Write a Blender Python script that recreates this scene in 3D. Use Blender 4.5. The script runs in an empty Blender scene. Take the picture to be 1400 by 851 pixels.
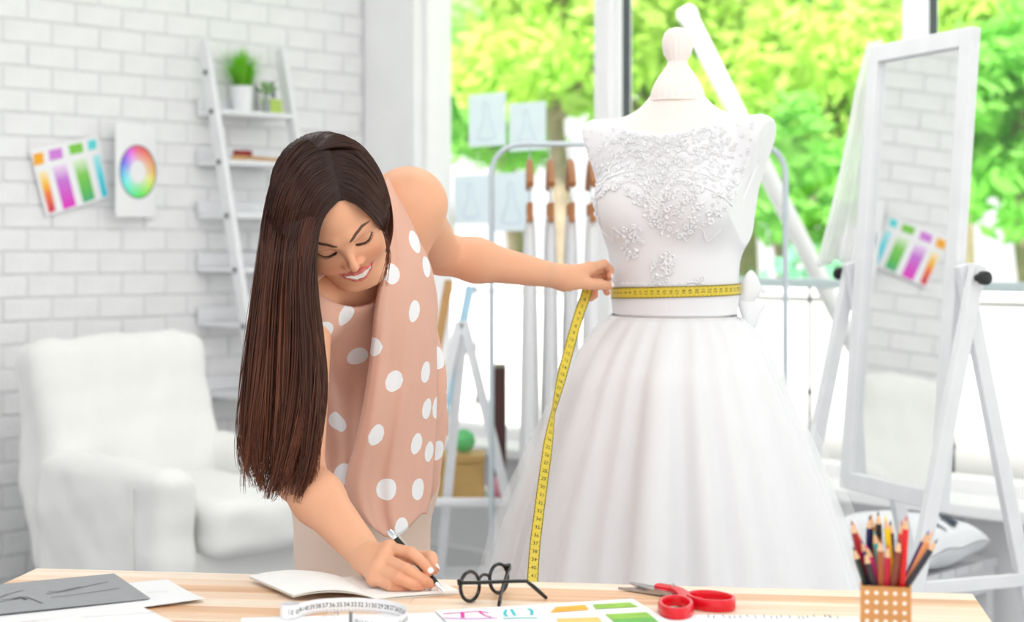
import bpy, bmesh, math, random
import numpy as np
from mathutils import Vector, Matrix

# ------------------------------------------------------------------ camera, sky, sun, exposure
F, HZ, CZ = 2250.0, 335.0, 1.25          # focal length in px (1400 px frame), horizon row, eye height
scene = bpy.context.scene
cam_d = bpy.data.cameras.new('camera')
cam = bpy.data.objects.new('camera', cam_d)
scene.collection.objects.link(cam)
cam.location = (0, 0, CZ)
cam.rotation_euler = (math.pi / 2, 0, 0)
cam_d.sensor_fit = 'HORIZONTAL'
cam_d.sensor_width = 36.0
cam_d.lens = F / 1400 * 36.0
cam_d.shift_y = -(425.5 - HZ) / 1400
cam_d.clip_start = 0.05
cam_d.clip_end = 200
cam_d.dof.use_dof = True
cam_d.dof.focus_distance = 2.68
cam_d.dof.aperture_fstop = 3.6
scene.camera = cam

world = bpy.data.worlds.new('sky')
scene.world = world
world.use_nodes = True
wn_ = world.node_tree
bg = wn_.nodes['Background']
bg.inputs[0].default_value = (1.0, 1.0, 1.0, 1)
bg.inputs[1].default_value = 1.3

sun_d = bpy.data.lights.new('sun', 'SUN')
sun = bpy.data.objects.new('sun', sun_d)
scene.collection.objects.link(sun)
sun_d.energy = 10.0
sun_d.angle = math.radians(4)
sun_d.color = (1.0, 0.97, 0.92)
sun.rotation_euler = (math.radians(42), 0, math.radians(-18))     # high behind the camera: it lights the garden, the ceiling shades the room

lamp_d = bpy.data.lights.new('added_top_light', 'AREA')       # added overhead light with no known fixture, shapes the table and dress
lamp = bpy.data.objects.new('added_top_light', lamp_d)
scene.collection.objects.link(lamp)
lamp_d.shape = 'RECTANGLE'; lamp_d.size = 2.4; lamp_d.size_y = 1.4
lamp_d.energy = 40
lamp_d.color = (1.0, 0.985, 0.96)
lamp.location = (0.5, 1.5, 2.94)
lamp.rotation_euler = (math.radians(22), 0, 0)

lamp2_d = bpy.data.lights.new('added_top_light', 'AREA')      # second added overhead light, brightens the walls at the back of the room
lamp2 = bpy.data.objects.new('added_top_light', lamp2_d)
scene.collection.objects.link(lamp2)
lamp2_d.shape = 'RECTANGLE'; lamp2_d.size = 2.2; lamp2_d.size_y = 1.2
lamp2_d.energy = 34
lamp2_d.color = (1.0, 0.99, 0.97)
lamp2.location = (-0.1, 4.1, 2.96)
lamp2.rotation_euler = (math.radians(14), 0, 0)

scene.view_settings.view_transform = 'Standard'
scene.view_settings.look = 'None'
scene.view_settings.exposure = 0.0
scene.view_settings.gamma = 1.0
scene.view_settings.use_curve_mapping = False
scene.cycles.max_bounces = 8
scene.cycles.transparent_max_bounces = 16

# ------------------------------------------------------------------ helpers
random.seed(7)
rng = np.random.default_rng(7)
COL = scene.collection
PI = math.pi

def P(px, py, Y):
    """point on the camera ray of a photo pixel at depth Y"""
    return Vector(((px - 700) * Y / F, Y, CZ - (py - HZ) * Y / F))

def Pn(px, py, Y):
    return np.array(P(px, py, Y))

TZ = 0.75
def T(px, py, z=TZ):
    """point where a photo pixel meets the horizontal plane z"""
    return P(px, py, F * (CZ - z) / (py - HZ))

def proj(V):
    V = np.asarray(V, float).reshape(-1, 3)
    return np.stack([700 + F * V[:, 0] / V[:, 1], HZ - F * (V[:, 2] - CZ) / V[:, 1]], 1)

def link(o):
    COL.objects.link(o)
    return o

def tag(o, label, cat, group=None, kind=None):
    o['label'] = label
    if cat: o['category'] = cat
    if group: o['group'] = group
    if kind: o['kind'] = kind
    return o

def thing(name, label, cat, loc=(0, 0, 0), group=None):
    o = bpy.data.objects.new(name, None)
    o.empty_display_size = 0.05
    link(o)
    o.location = loc
    return tag(o, label, cat, group)

_root = {}
def base_of(o):
    return _root.get(o.name, Vector((0, 0, 0)))

def mesh_np(name, V, faces):
    """faces: list of index tuples or an (n,3|4) array"""
    me = bpy.data.meshes.new(name)
    V = np.asarray(V, dtype=np.float32).reshape(-1, 3)
    if isinstance(faces, np.ndarray):
        n, k = faces.shape
        me.vertices.add(len(V)); me.vertices.foreach_set('co', V.ravel())
        me.loops.add(n * k); me.loops.foreach_set('vertex_index', faces.astype(np.int32).ravel())
        me.polygons.add(n)
        me.polygons.foreach_set('loop_start', np.arange(0, n * k, k, dtype=np.int32))
        me.update(calc_edges=True); me.validate()
    else:
        me.from_pydata([tuple(map(float, v)) for v in V], [], faces)
        me.update()
    return me

def put(name, V, faces, mat, parent=None, loc=None, smooth=True, colors=None, attrs=None, kind=None):
    """one mesh object; V in world coordinates. loc = origin of a top-level object"""
    V = np.asarray(V, dtype=np.float64).reshape(-1, 3)
    off = base_of(parent) if parent is not None else Vector(loc or (0, 0, 0))
    me = mesh_np(name, V - np.array(off), faces)
    o = bpy.data.objects.new(name, me)
    link(o)
    if mat is not None:
        me.materials.append(mat)
    if smooth:
        me.polygons.foreach_set('use_smooth', np.ones(len(me.polygons), dtype=bool))
    if colors is not None:
        a = me.color_attributes.new('Col', 'FLOAT_COLOR', 'POINT')
        c = np.ones((len(V), 4), np.float32); c[:, :3] = colors
        a.data.foreach_set('color', c.ravel())
    for k, v in (attrs or {}).items():
        a = me.attributes.new(k, 'FLOAT', 'POINT')
        a.data.foreach_set('value', np.asarray(v, np.float32))
    if parent is not None:
        o.parent = parent
        _root[o.name] = off
    else:
        o.location = off
        _root[o.name] = off
    if kind: o['kind'] = kind
    return o

_old_thing = thing
def thing(name, label, cat, loc=(0, 0, 0), group=None):
    o = _old_thing(name, label, cat, loc, group)
    _root[o.name] = Vector(loc)
    return o

def norm(v):
    v = np.asarray(v, float)
    return v / (np.linalg.norm(v, axis=-1, keepdims=True) + 1e-12)

class MB:
    """mesh builder: collects simple shapes into one mesh"""
    def __init__(s): s.v = []; s.f = []
    def add(s, V, Fs):
        n = len(s.v)
        s.v.extend([tuple(map(float, p)) for p in V])
        s.f.extend([tuple(int(i) + n for i in f) for f in Fs])
        return s
    def box(s, c, sx, sy, sz, ex=(1, 0, 0), ey=(0, 1, 0), ez=(0, 0, 1), bev=0.0):
        """box about c with half sizes along axes; bev = chamfer"""
        c = np.array(c, float); ex, ey, ez = (np.array(e, float) for e in (ex, ey, ez))
        if bev <= 0:
            pts = [c + ex * sx * i + ey * sy * j + ez * sz * k for k in (-1, 1) for j in (-1, 1) for i in (-1, 1)]
            return s.add(pts, [(0, 2, 3, 1), (4, 5, 7, 6), (0, 1, 5, 4), (2, 6, 7, 3), (0, 4, 6, 2), (1, 3, 7, 5)])
        b = min(bev, sx * .9, sy * .9, sz * .9)
        bm = bmesh.new()
        bmesh.ops.create_cube(bm, size=2)
        for v in bm.verts: v.co = Vector((v.co.x * sx, v.co.y * sy, v.co.z * sz))
        bmesh.ops.bevel(bm, geom=bm.edges[:], offset=b, segments=2, affect='EDGES', profile=.5)
        bm.verts.index_update()
        pts = [c + ex * v.co.x + ey * v.co.y + ez * v.co.z for v in bm.verts]
        fs = [tuple(v.index for v in f.verts) for f in bm.faces]
        bm.free()
        return s.add(pts, fs)
    def bar(s, a, b, w, h, up=(0, 0, 1), bev=0.0):
        """rectangular bar from a to b"""
        a, b = np.array(a, float), np.array(b, float)
        d = norm(b - a); up = np.array(up, float)
        side = norm(np.cross(d, up)); u2 = np.cross(side, d)
        return s.box((a + b) / 2, np.linalg.norm(b - a) / 2, w / 2, h / 2, d, side, u2, bev)
    def tube(s, pts, r, n=10, caps=True, closed=False):
        pts = np.array([tuple(p) for p in pts], float)
        m = len(pts)
        r = np.broadcast_to(np.asarray(r, float), (m,))
        if closed:
            tg = norm(np.roll(pts, -1, 0) - np.roll(pts, 1, 0))
        else:
            tg = norm(np.gradient(pts, axis=0))
        ref = np.array([0, 0, 1.0]) if abs(tg[0][2]) < .9 else np.array([1.0, 0, 0])
        nrm = norm(np.cross(tg[0], ref))
        V = []
        for i in range(m):
            nrm = norm(nrm - tg[i] * np.dot(nrm, tg[i]))
            b = np.cross(tg[i], nrm)
            for k in range(n):
                a = 2 * PI * k / n
                V.append(pts[i] + r[i] * (math.cos(a) * nrm + math.sin(a) * b))
        Fs = []
        for i in range(m if closed else m - 1):
            j = (i + 1) % m
            for k in range(n):
                Fs.append((i * n + k, i * n + (k + 1) % n, j * n + (k + 1) % n, j * n + k))
        if caps and not closed:
            Fs.append(tuple(range(n - 1, -1, -1))); Fs.append(tuple((m - 1) * n + k for k in range(n)))
        return s.add(V, Fs)
    def lathe(s, c, prof, n=24, axis=(0, 0, 1), capb=True, capt=True):
        """prof: list of (radius, height)"""
        c = np.array(c, float); ax = norm(axis)
        ref = np.array([1.0, 0, 0]) if abs(ax[0]) < .9 else np.array([0, 1.0, 0])
        e1 = norm(np.cross(ax, ref)); e2 = np.cross(ax, e1)
        V = []; Fs = []
        for (r, h) in prof:
            for k in range(n):
                a = 2 * PI * k / n
                V.append(c + ax * h + r * (math.cos(a) * e1 + math.sin(a) * e2))
        for i in range(len(prof) - 1):
            for k in range(n):
                Fs.append((i * n + k, i * n + (k + 1) % n, (i + 1) * n + (k + 1) % n, (i + 1) * n + k))
        if capb: Fs.append(tuple(range(n - 1, -1, -1)))
        if capt: Fs.append(tuple((len(prof) - 1) * n + k for k in range(n)))
        return s.add(V, Fs)
    def loft(s, rings, closed_ring=True, caps=True):
        n = len(rings[0]); V = [p for r in rings for p in r]; Fs = []
        for i in range(len(rings) - 1):
            for k in range(n if closed_ring else n - 1):
                k2 = (k + 1) % n
                Fs.append((i * n + k, i * n + k2, (i + 1) * n + k2, (i + 1) * n + k))
        if caps and closed_ring:
            Fs.append(tuple(range(n - 1, -1, -1))); Fs.append(tuple((len(rings) - 1) * n + k for k in range(n)))
        return s.add(V, Fs)
    def prism(s, pts2, fn, z0, z1):
        """extrude polygon (list of 2d) with fn(x,y,z)->3d"""
        n = len(pts2)
        V = [fn(x, y, z0) for x, y in pts2] + [fn(x, y, z1) for x, y in pts2]
        Fs = [tuple(range(n - 1, -1, -1)), tuple(range(n, 2 * n))]
        for k in range(n): Fs.append((k, (k + 1) % n, n + (k + 1) % n, n + k))
        return s.add(V, Fs)
    def build(s, name, mat, parent=None, loc=None, smooth=False, kind=None):
        o = put(name, s.v, s.f, mat, parent, loc, smooth=smooth, kind=kind)
        bm = bmesh.new(); bm.from_mesh(o.data)
        bmesh.ops.recalc_face_normals(bm, faces=bm.faces[:])
        bm.to_mesh(o.data); bm.free()
        if smooth:
            try: o.data.set_sharp_from_angle(angle=math.radians(38))
            except Exception: pass
        return o

def grid_faces(nr, nc, wrap=False):
    Fs = []
    for i in range(nr - 1):
        for j in range(nc if wrap else nc - 1):
            j2 = (j + 1) % nc
            Fs.append((i * nc + j, i * nc + j2, (i + 1) * nc + j2, (i + 1) * nc + j))
    return Fs

def sheet_solid(G, thick):
    """grid of points (nr,nc,3) -> verts and faces of a thin solid"""
    G = np.asarray(G, float); nr, nc, _ = G.shape
    du = np.gradient(G, axis=1); dv = np.gradient(G, axis=0)
    N = norm(np.cross(du, dv))
    A = (G + N * thick / 2).reshape(-1, 3); B = (G - N * thick / 2).reshape(-1, 3)
    n = nr * nc
    Fs = grid_faces(nr, nc)
    Fs2 = [tuple(n + i for i in reversed(f)) for f in Fs]
    rim = [i for i in range(nc)] + [r * nc + nc - 1 for r in range(1, nr)] + [(nr - 1) * nc + c for c in range(nc - 2, -1, -1)] + [r * nc for r in range(nr - 2, 0, -1)]
    side = [(rim[k], n + rim[k], n + rim[(k + 1) % len(rim)], rim[(k + 1) % len(rim)]) for k in range(len(rim))]
    return np.concatenate([A, B]), Fs + Fs2 + side

def spline(pts, n):
    """Catmull-Rom through points, n samples"""
    pts = np.array([tuple(p) for p in pts], float)
    m = len(pts)
    ext = np.vstack([2 * pts[0] - pts[1], pts, 2 * pts[-1] - pts[-2]])
    t = np.linspace(0, m - 1 - 1e-9, n)
    i = np.floor(t).astype(int); f = (t - i)[:, None]
    p0, p1, p2, p3 = ext[i], ext[i + 1], ext[i + 2], ext[i + 3]
    return .5 * ((2 * p1) + (-p0 + p2) * f + (2 * p0 - 5 * p1 + 4 * p2 - p3) * f ** 2 + (-p0 + 3 * p1 - 3 * p2 + p3) * f ** 3)

_txt = {}
def text_geo(sx):
    """unit-size flat text geometry: verts (n,2) centred, faces"""
    if sx in _txt: return _txt[sx]
    cu = bpy.data.curves.new('t', 'FONT'); cu.body = sx; cu.size = 1
    cu.align_x = 'CENTER'; cu.align_y = 'CENTER'; cu.resolution_u = 2
    ob = bpy.data.objects.new('t', cu); link(ob)
    dg = bpy.context.evaluated_depsgraph_get(); dg.update()
    ev = ob.evaluated_get(dg); me = ev.to_mesh()
    V = np.array([v.co[:2] for v in me.vertices]).reshape(-1, 2); Fs = [tuple(p.vertices) for p in me.polygons]
    ev.to_mesh_clear(); bpy.data.objects.remove(ob); bpy.data.curves.remove(cu)
    if len(V):
        V = V - (V.max(0) + V.min(0)) / 2
    _txt[sx] = (V, Fs)
    return _txt[sx]

# ------------------------------------------------------------------ materials
def lin(r, g, b):
    f = lambda c: c / 255 / 12.92 if c / 255 <= .04045 else ((c / 255 + .055) / 1.055) ** 2.4
    return (f(r), f(g), f(b))

def mat(name, col, rough=.5, var=.05, scale=18.0, bump=0.0, bscale=60.0, metal=0.0, spec=.5, sheen=0.0, sss=0.0, attr=None, alpha=None, transl=0.0):
    m = bpy.data.materials.new(name); m.use_nodes = True
    nt = m.node_tree; N = nt.nodes; L = nt.links
    b = N['Principled BSDF']
    b.inputs['Roughness'].default_value = rough
    b.inputs['Metallic'].default_value = metal
    b.inputs['Specular IOR Level'].default_value = spec
    if sheen: b.inputs['Sheen Weight'].default_value = sheen
    if sss:
        b.inputs['Subsurface Weight'].default_value = sss
        b.inputs['Subsurface Radius'].default_value = (.012, .005, .003)
        b.inputs['Subsurface Scale'].default_value = .5
    tc = N.new('ShaderNodeTexCoord')
    nz = N.new('ShaderNodeTexNoise'); nz.inputs['Scale'].default_value = scale; nz.inputs['Detail'].default_value = 3
    L.new(tc.outputs['Object'], nz.inputs['Vector'])
    hs = N.new('ShaderNodeHueSaturation')
    mr = N.new('ShaderNodeMapRange'); mr.inputs['To Min'].default_value = 1 - var; mr.inputs['To Max'].default_value = 1 + var
    mr.inputs['From Min'].default_value = .3; mr.inputs['From Max'].default_value = .7
    L.new(nz.outputs['Fac'], mr.inputs['Value']); L.new(mr.outputs['Result'], hs.inputs['Value'])
    if attr:
        at = N.new('ShaderNodeAttribute'); at.attribute_name = attr
        L.new(at.outputs['Color'], hs.inputs['Color'])
    else:
        hs.inputs['Color'].default_value = (*col, 1)
    L.new(hs.outputs['Color'], b.inputs['Base Color'])
    if bump:
        n2 = N.new('ShaderNodeTexNoise'); n2.inputs['Scale'].default_value = bscale; n2.inputs['Detail'].default_value = 4
        L.new(tc.outputs['Object'], n2.inputs['Vector'])
        bp = N.new('ShaderNodeBump'); bp.inputs['Strength'].default_value = bump; bp.inputs['Distance'].default_value = .01
        L.new(n2.outputs['Fac'], bp.inputs['Height']); L.new(bp.outputs['Normal'], b.inputs['Normal'])
    out = N['Material Output']
    last = b.outputs[0]
    if transl:
        tr = N.new('ShaderNodeBsdfTranslucent'); L.new(hs.outputs['Color'], tr.inputs['Color'])
        mx = N.new('ShaderNodeMixShader'); mx.inputs[0].default_value = transl
        L.new(last, mx.inputs[1]); L.new(tr.outputs[0], mx.inputs[2]); last = mx.outputs[0]
    if alpha is not None:
        tp = N.new('ShaderNodeBsdfTransparent'); mx = N.new('ShaderNodeMixShader'); mx.inputs[0].default_value = alpha
        L.new(tp.outputs[0], mx.inputs[1]); L.new(last, mx.inputs[2]); last = mx.outputs[0]
    L.new(last, out.inputs['Surface'])
    m['b'] = 1
    return m

def glass_mat(name, fac=.035, tint=(1, 1, 1)):
    m = bpy.data.materials.new(name); m.use_nodes = True
    N = m.node_tree.nodes; L = m.node_tree.links
    N.remove(N['Principled BSDF'])
    tp = N.new('ShaderNodeBsdfTransparent'); tp.inputs[0].default_value = (*tint, 1)
    gl = N.new('ShaderNodeBsdfGlossy'); gl.inputs['Roughness'].default_value = .02
    mx = N.new('ShaderNodeMixShader'); mx.inputs[0].default_value = fac
    L.new(tp.outputs[0], mx.inputs[1]); L.new(gl.outputs[0], mx.inputs[2])
    L.new(mx.outputs[0], N['Material Output'].inputs['Surface'])
    return m

# ------------------------------------------------------------------ signed-distance modelling (surface nets)
class SDF:
    def __init__(s): s.ops = []
    def _add(s, fn, lo, hi, k, mode):
        s.ops.append((fn, np.array(lo, float), np.array(hi, float), k, mode)); return s
    def ell(s, c, r, R=None, k=.02, mode='u'):
        c = np.array(c, float); r = np.array(r, float)
        A = np.eye(3) if R is None else np.array(R, float)
        def fn(p):
            q = (p - c) @ A.T
            k0 = np.linalg.norm(q / r, axis=1); k1 = np.linalg.norm(q / (r * r), axis=1) + 1e-9
            return k0 * (k0 - 1) / k1
        m = r.max() if R is not None else r
        return s._add(fn, c - m, c + m, k, mode)
    def cone(s, a, b, ra, rb, k=.02, mode='u'):
        a = np.array(a, float); b = np.array(b, float); ba = b - a; L2 = ba @ ba + 1e-12
        def fn(p):
            t = np.clip((p - a) @ ba / L2, 0, 1)
            return np.linalg.norm(p - a - t[:, None] * ba, axis=1) - (ra + (rb - ra) * t)
        m = max(ra, rb)
        return s._add(fn, np.minimum(a, b) - m, np.maximum(a, b) + m, k, mode)
    def chain(s, pts, rs, k=.004, k0=None):
        for i in range(len(pts) - 1):
            s.cone(pts[i], pts[i + 1], rs[i], rs[i + 1], k if (i or k0 is None) else k0)
        return s
    def rbox(s, c, b, r, R=None, k=.02, mode='u', disp=None):
        c = np.array(c, float); b = np.array(b, float); A = np.eye(3) if R is None else np.array(R, float)
        def fn(p):
            q = np.abs((p - c) @ A.T) - b + r
            d = np.linalg.norm(np.maximum(q, 0), axis=1) + np.minimum(q.max(1), 0) - r
            return d + (disp(p) if disp else 0)
        m = np.linalg.norm(b) if R is not None else b
        return s._add(fn, c - m, c + m, k, mode)
    def ev(s, p, lo=None, hi=None, pad=.03):
        d = np.full(len(p), 10.0)
        for fn, l, h, k, mode in s.ops:
            if lo is not None and mode in 'us' and (np.any(l - k - pad > hi) or np.any(h + k + pad < lo)):
                continue
            b = fn(p)
            if mode == 'u':
                if k > 0:
                    hh = np.clip(.5 + .5 * (d - b) / k, 0, 1)
                    d = d + (b - d) * hh - k * hh * (1 - hh)
                else: d = np.minimum(d, b)
            elif mode == 's':
                nb = -b
                if k > 0:
                    hh = np.clip(.5 - .5 * (d - nb) / k, 0, 1)
                    d = d + (nb - d) * hh + k * hh * (1 - hh)
                else: d = np.maximum(d, nb)
            elif mode == 'i': d = np.maximum(d, b)
            elif mode == 'd': d = d + b
        return d
    def cut(s, n, h):
        """keep dot(p,n) < h"""
        n = np.array(n, float)
        return s._add(lambda p: p @ n - h, [-9] * 3, [9] * 3, 0, 'i')
    def mesh(s, lo, hi, h, n=20):
        lo = np.array(lo, float); hi = np.array(hi, float)
        nt = np.ceil((hi - lo) / (h * n)).astype(int)
        dims = nt * n + 2
        ii = np.stack(np.meshgrid(*[np.arange(k) for k in nt], indexing='ij'), -1).reshape(-1, 3)
        cen = lo + (ii + .5) * n * h
        dc = s.ev(cen)
        act = ii[np.abs(dc) < (n * h * .87) * 1.9 + .012]
        base = np.stack(np.meshgrid(*[np.arange(n + 2)] * 3, indexing='ij'), -1).reshape(-1, 3)
        m = n + 2
        VI = []; VP = []; FA = []
        def cid(c): return (c[:, 0] * dims[1] + c[:, 1]) * dims[2] + c[:, 2]
        for t in act:
            i0 = t * n
            pts = lo + (base + i0) * h
            d = s.ev(pts, pts[0], pts[-1]).reshape(m, m, m)
            neg = d < 0
            if neg.all() or not neg.any(): continue
            cnt = np.zeros((m - 1,) * 3, int)
            for a in (0, 1):
                for b in (0, 1):
                    for c in (0, 1):
                        cnt += neg[a:m - 1 + a, b:m - 1 + b, c:m - 1 + c]
            cells = np.argwhere((cnt > 0) & (cnt < 8))
            if len(cells) == 0: continue
            acc = np.zeros((len(cells), 3)); num = np.zeros(len(cells))
            for ax in range(3):
                o1, o2 = [q for q in range(3) if q != ax]
                for a in (0, 1):
                    for b in (0, 1):
                        p0 = cells.copy(); p0[:, o1] += a; p0[:, o2] += b
                        p1 = p0.copy(); p1[:, ax] += 1
                        d0 = d[p0[:, 0], p0[:, 1], p0[:, 2]]; d1 = d[p1[:, 0], p1[:, 1], p1[:, 2]]
                        cr = (d0 < 0) != (d1 < 0)
                        tt = np.where(cr, d0 / np.where(cr, d0 - d1, 1), 0)
                        q = p0.astype(float); q[:, ax] += tt
                        acc[cr] += q[cr]; num[cr] += 1
            VI.append(cid(cells + i0)); VP.append(lo + (acc / num[:, None] + i0) * h)
            for ax in range(3):
                o1, o2 = (ax + 1) % 3, (ax + 2) % 3
                sl0 = [slice(1, n + 1)] * 3; sl1 = [slice(1, n + 1)] * 3
                sl0[ax] = slice(0, n); sl1[ax] = slice(1, n + 1)
                A = neg[tuple(sl0)]; B = neg[tuple(sl1)]
                e = np.argwhere(A != B)
                if len(e) == 0: continue
                flip = A[e[:, 0], e[:, 1], e[:, 2]]
                e = e + 1; e[:, ax] -= 1
                e = e + i0
                u = np.zeros(3, int); u[o1] = 1; v = np.zeros(3, int); v[o2] = 1
                q = np.stack([cid(e - u - v), cid(e - v), cid(e), cid(e - u)], 1)
                q[~flip] = q[~flip][:, ::-1]
                FA.append(q)
        VI = np.concatenate(VI); VP = np.concatenate(VP); FA = np.concatenate(FA)
        uid, first = np.unique(VI, return_index=True)
        V = VP[first]
        Fq = np.searchsorted(uid, FA)
        return V, Fq
    def grad(s, p, e=.002):
        g = np.stack([s.ev(p + np.eye(3)[i] * e) - s.ev(p - np.eye(3)[i] * e) for i in range(3)], 1)
        return norm(g)

def smooth_mesh(V, Fq, it=2, lam=.5):
    n = len(V)
    a = Fq.ravel(); b = np.roll(Fq, -1, 1).ravel()
    for _ in range(it):
        S = np.zeros_like(V); C = np.zeros(n)
        np.add.at(S, a, V[b]); np.add.at(S, b, V[a]); np.add.at(C, a, 1); np.add.at(C, b, 1)
        V = V + lam * (S / np.maximum(C, 1)[:, None] - V)
    return V

def wob(p, fs, seed=0):
    """cheap smooth noise: sum of sines. fs = list of (freq, amp)"""
    r = np.random.default_rng(seed); out = np.zeros(len(p))
    for f, a in fs:
        for _ in range(3):
            d = norm(r.normal(size=3)); out += a / 3 * np.sin(p @ d * f + r.uniform(0, 6.28))
    return out

def smoothstep(a, b, x):
    t = np.clip((x - a) / (b - a), 0, 1); return t * t * (3 - 2 * t)
# ------------------------------------------------------------------ room geometry
WD = norm(np.array([2200.0, F, 0]))                 # along the brick wall, away from the camera
WN = np.array([WD[1], -WD[0], 0])                   # brick wall normal, into the room
W0 = np.array([-700 / F * 5.53, 5.53, 0])
UPZ = np.array([0, 0, 1.0])
def wall_t(px, off=0.0):
    a = (px - 700) / F; o = W0 + WN * off
    return (a * o[1] - o[0]) / (WD[0] - a * WD[1])
def wall_pt(px, py, off=0.0):
    t = wall_t(px, off); q = W0 + WN * off + WD * t
    return np.array(P(px, py, q[1]))
TC = wall_t(498)
CN = W0 + WD * TC                                   # room corner
ED = WN.copy()                                      # along the window wall, towards the camera right
EN = -WD                                            # window wall normal, into the room
def win_s(px, off=0.0):
    a = (px - 700) / F; o = CN + EN * off
    return (a * o[1] - o[0]) / (ED[0] - a * ED[1])
def win_pt(s, z, off=0.0):
    return CN + ED * s + EN * off + UPZ * z

m_wall = mat('wall paint', lin(246, 246, 247), .7, .02, 6, bump=.15, bscale=90)
m_brick = mat('white painted brick', lin(240, 240, 241), .62, .035, 9, bump=.35, bscale=45)
m_mortar = mat('painted mortar', lin(226, 226, 228), .85, .05, 30, bump=.3)
m_floor = mat('grey floor', lin(168, 170, 174), .45, .06, 3, bump=.05)
m_white = mat('white lacquer', lin(247, 247, 248), .35, .015, 12)
m_wood_w = mat('white painted wood', lin(232, 233, 236), .42, .03, 14, bump=.06, bscale=40)
m_pane = glass_mat('window pane')
m_terrace = mat('pale terrace concrete', lin(240, 240, 236), .8, .04, 2)
m_lawn = mat('lawn', lin(150, 205, 90), .9, .2, 3)

# floor
fl = MB().box((0.6, 3.2, -.03), 4.2, 5.2, .03)
o = fl.build('floor', m_floor); o['kind'] = 'structure'

o = MB().box(CN + ED * 3.9 - WD * 4.3 + UPZ * 3.04, 4.1, 4.5, .04, ED, WD, UPZ).build('ceiling', m_wall); o['kind'] = 'structure'

# brick wall: backing plus single bricks
back = MB()
WL = -1.6; WL2 = -4.4
back.box(W0 + WD * ((WL2 + TC) / 2 + .06) - WN * .0665 + UPZ * 1.5, (TC - WL2) / 2 + .06, .06, 1.5, WD, WN, UPZ)
wall_left = back.build('wall_left', m_mortar); wall_left['kind'] = 'structure'
BL, BH, GAP = .185, .079, .008
def brick_mesh(seed, half=False):
    r = np.random.default_rng(seed)
    b = MB().box((0, 0, 0), (BL - GAP) / 2, .02, (BH - GAP) / 2, bev=.0045)
    V = np.array(b.v); V += r.normal(size=V.shape) * .0006
    V[:, 1] += V[:, 0] * r.normal() * .012 + V[:, 2] * r.normal() * .03
    me = mesh_np('brick', V, b.f); me.materials.append(m_brick)
    return me
bms = [brick_mesh(i) for i in range(8)]
rot = Matrix((tuple(WD), tuple(WN), (0, 0, 1))).transposed().to_euler()
zrow0 = (1.229 - GAP / 2) % BH
t_joint = wall_t(38)
zj = 1.25 - (75 - HZ) * (W0 + WD * t_joint)[1] / F
rj = int(math.floor((zj - zrow0) / BH))
far = MB()
for r_ in range(-1, 38):
    z0 = zrow0 + r_ * BH
    if z0 + BH < .02 or z0 > 2.98: continue
    off = t_joint + (0 if (r_ - rj) % 2 == 0 else BL / 2)
    k0 = int(math.floor((WL - off) / BL)); k1 = int(math.ceil((TC - off) / BL))
    for k in range(k0, k1 + 1):
        a, b = off + k * BL, off + (k + 1) * BL
        b2 = min(b, TC - .004); a2 = max(a, WL)
        if b2 - a2 < .03: continue
        zz0 = max(z0, 0.002); c = W0 + WD * ((a2 + b2) / 2) + UPZ * ((zz0 + z0 + BH) / 2) - WN * (.0205 + .002 * random.random())
        sx = (b2 - a2 - GAP) / (BL - GAP); sz = (z0 + BH - zz0 - GAP) / (BH - GAP)
        if sz < .2: continue
        if a2 > -.12 and z0 < 2.24 and z0 > .02:
            o = bpy.data.objects.new('brick', random.choice(bms)); link(o)
            o.parent = wall_left; o.location = c; o.rotation_euler = rot; o.scale = (sx, 1, sz)
        else:
            far.box(c, (BL - GAP) / 2 * sx, .02, (BH - GAP) / 2 * sz, WD, WN, UPZ)
o = far.build('brick_courses', m_brick, wall_left, kind='stuff')

# window wall
SILL = .50
S0 = win_s(566); S1 = 3.75
ww = MB()
ww.box(win_pt(S0 / 2, 1.5, -.10), S0 / 2, .10, 1.5, ED, EN, UPZ)                 # pier beside the corner
ww.box(win_pt((S0 + S1) / 2, SILL / 2 - .02, -.10), (S1 - S0) / 2, .10, SILL / 2 - .02, ED, EN, UPZ)
o = ww.build('wall_right', m_wall); o['kind'] = 'structure'
win = MB()
win.box(win_pt((S0 + S1) / 2, 2.94, -.10), (S1 - S0) / 2, .05, .06, ED, EN, UPZ, .006)
win.box(win_pt(S0 + .012, 1.7, -.10), .012, .05, 1.2, ED, EN, UPZ, .004)
win.box(win_pt((S0 + S1) / 2, SILL + .03, -.10), (S1 - S0) / 2, .05, .03, ED, EN, UPZ, .006)
window = win.build('window_1', m_white); window['kind'] = 'structure'
def mullion(pxa, pxb):
    sa, sb = win_s(pxa, -.06), win_s(pxb, -.06)
    m_ = MB(); w = (sb - sa) / 2
    m_.box(win_pt((sa + sb) / 2, 1.7, -.09), w * .88, .035, 1.2, ED, EN, UPZ, .006)
    m_.box(win_pt((sa + sb) / 2 - w * .1, 1.7, -.055), w * .55, .02, 1.2, ED, EN, UPZ, .006)
    m_.build('mullion', m_white, window)
    g = MB().box(win_pt(sb - w * .12, 1.7, -.09), .003, .02, 1.2, ED, EN, UPZ)
    g.build('gasket', mat('dark rubber seal', lin(70, 78, 84), .6), window)
    return (sa + sb) / 2
s1 = mullion(811, 851); s2 = mullion(1232, 1271)
for a, b in ((S0, s1), (s1, s2), (s2, S1)):
    MB().box(win_pt((a + b) / 2, 1.72, -.10), (b - a) / 2 - .01, .003, 1.19, ED, EN, UPZ).build('pane', m_pane, window)
sl = MB().box(win_pt((S0 + S1) / 2, SILL, .02), (S1 - S0) / 2, .13, .02, ED, EN, UPZ, .008)
sl.build('window_sill', m_white, window)
o = MB().box(win_pt(S1 / 2, .05, .012), S1 / 2, .012, .05, ED, EN, UPZ, .004).build('baseboard_right', m_white)
o['kind'] = 'structure'

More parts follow.
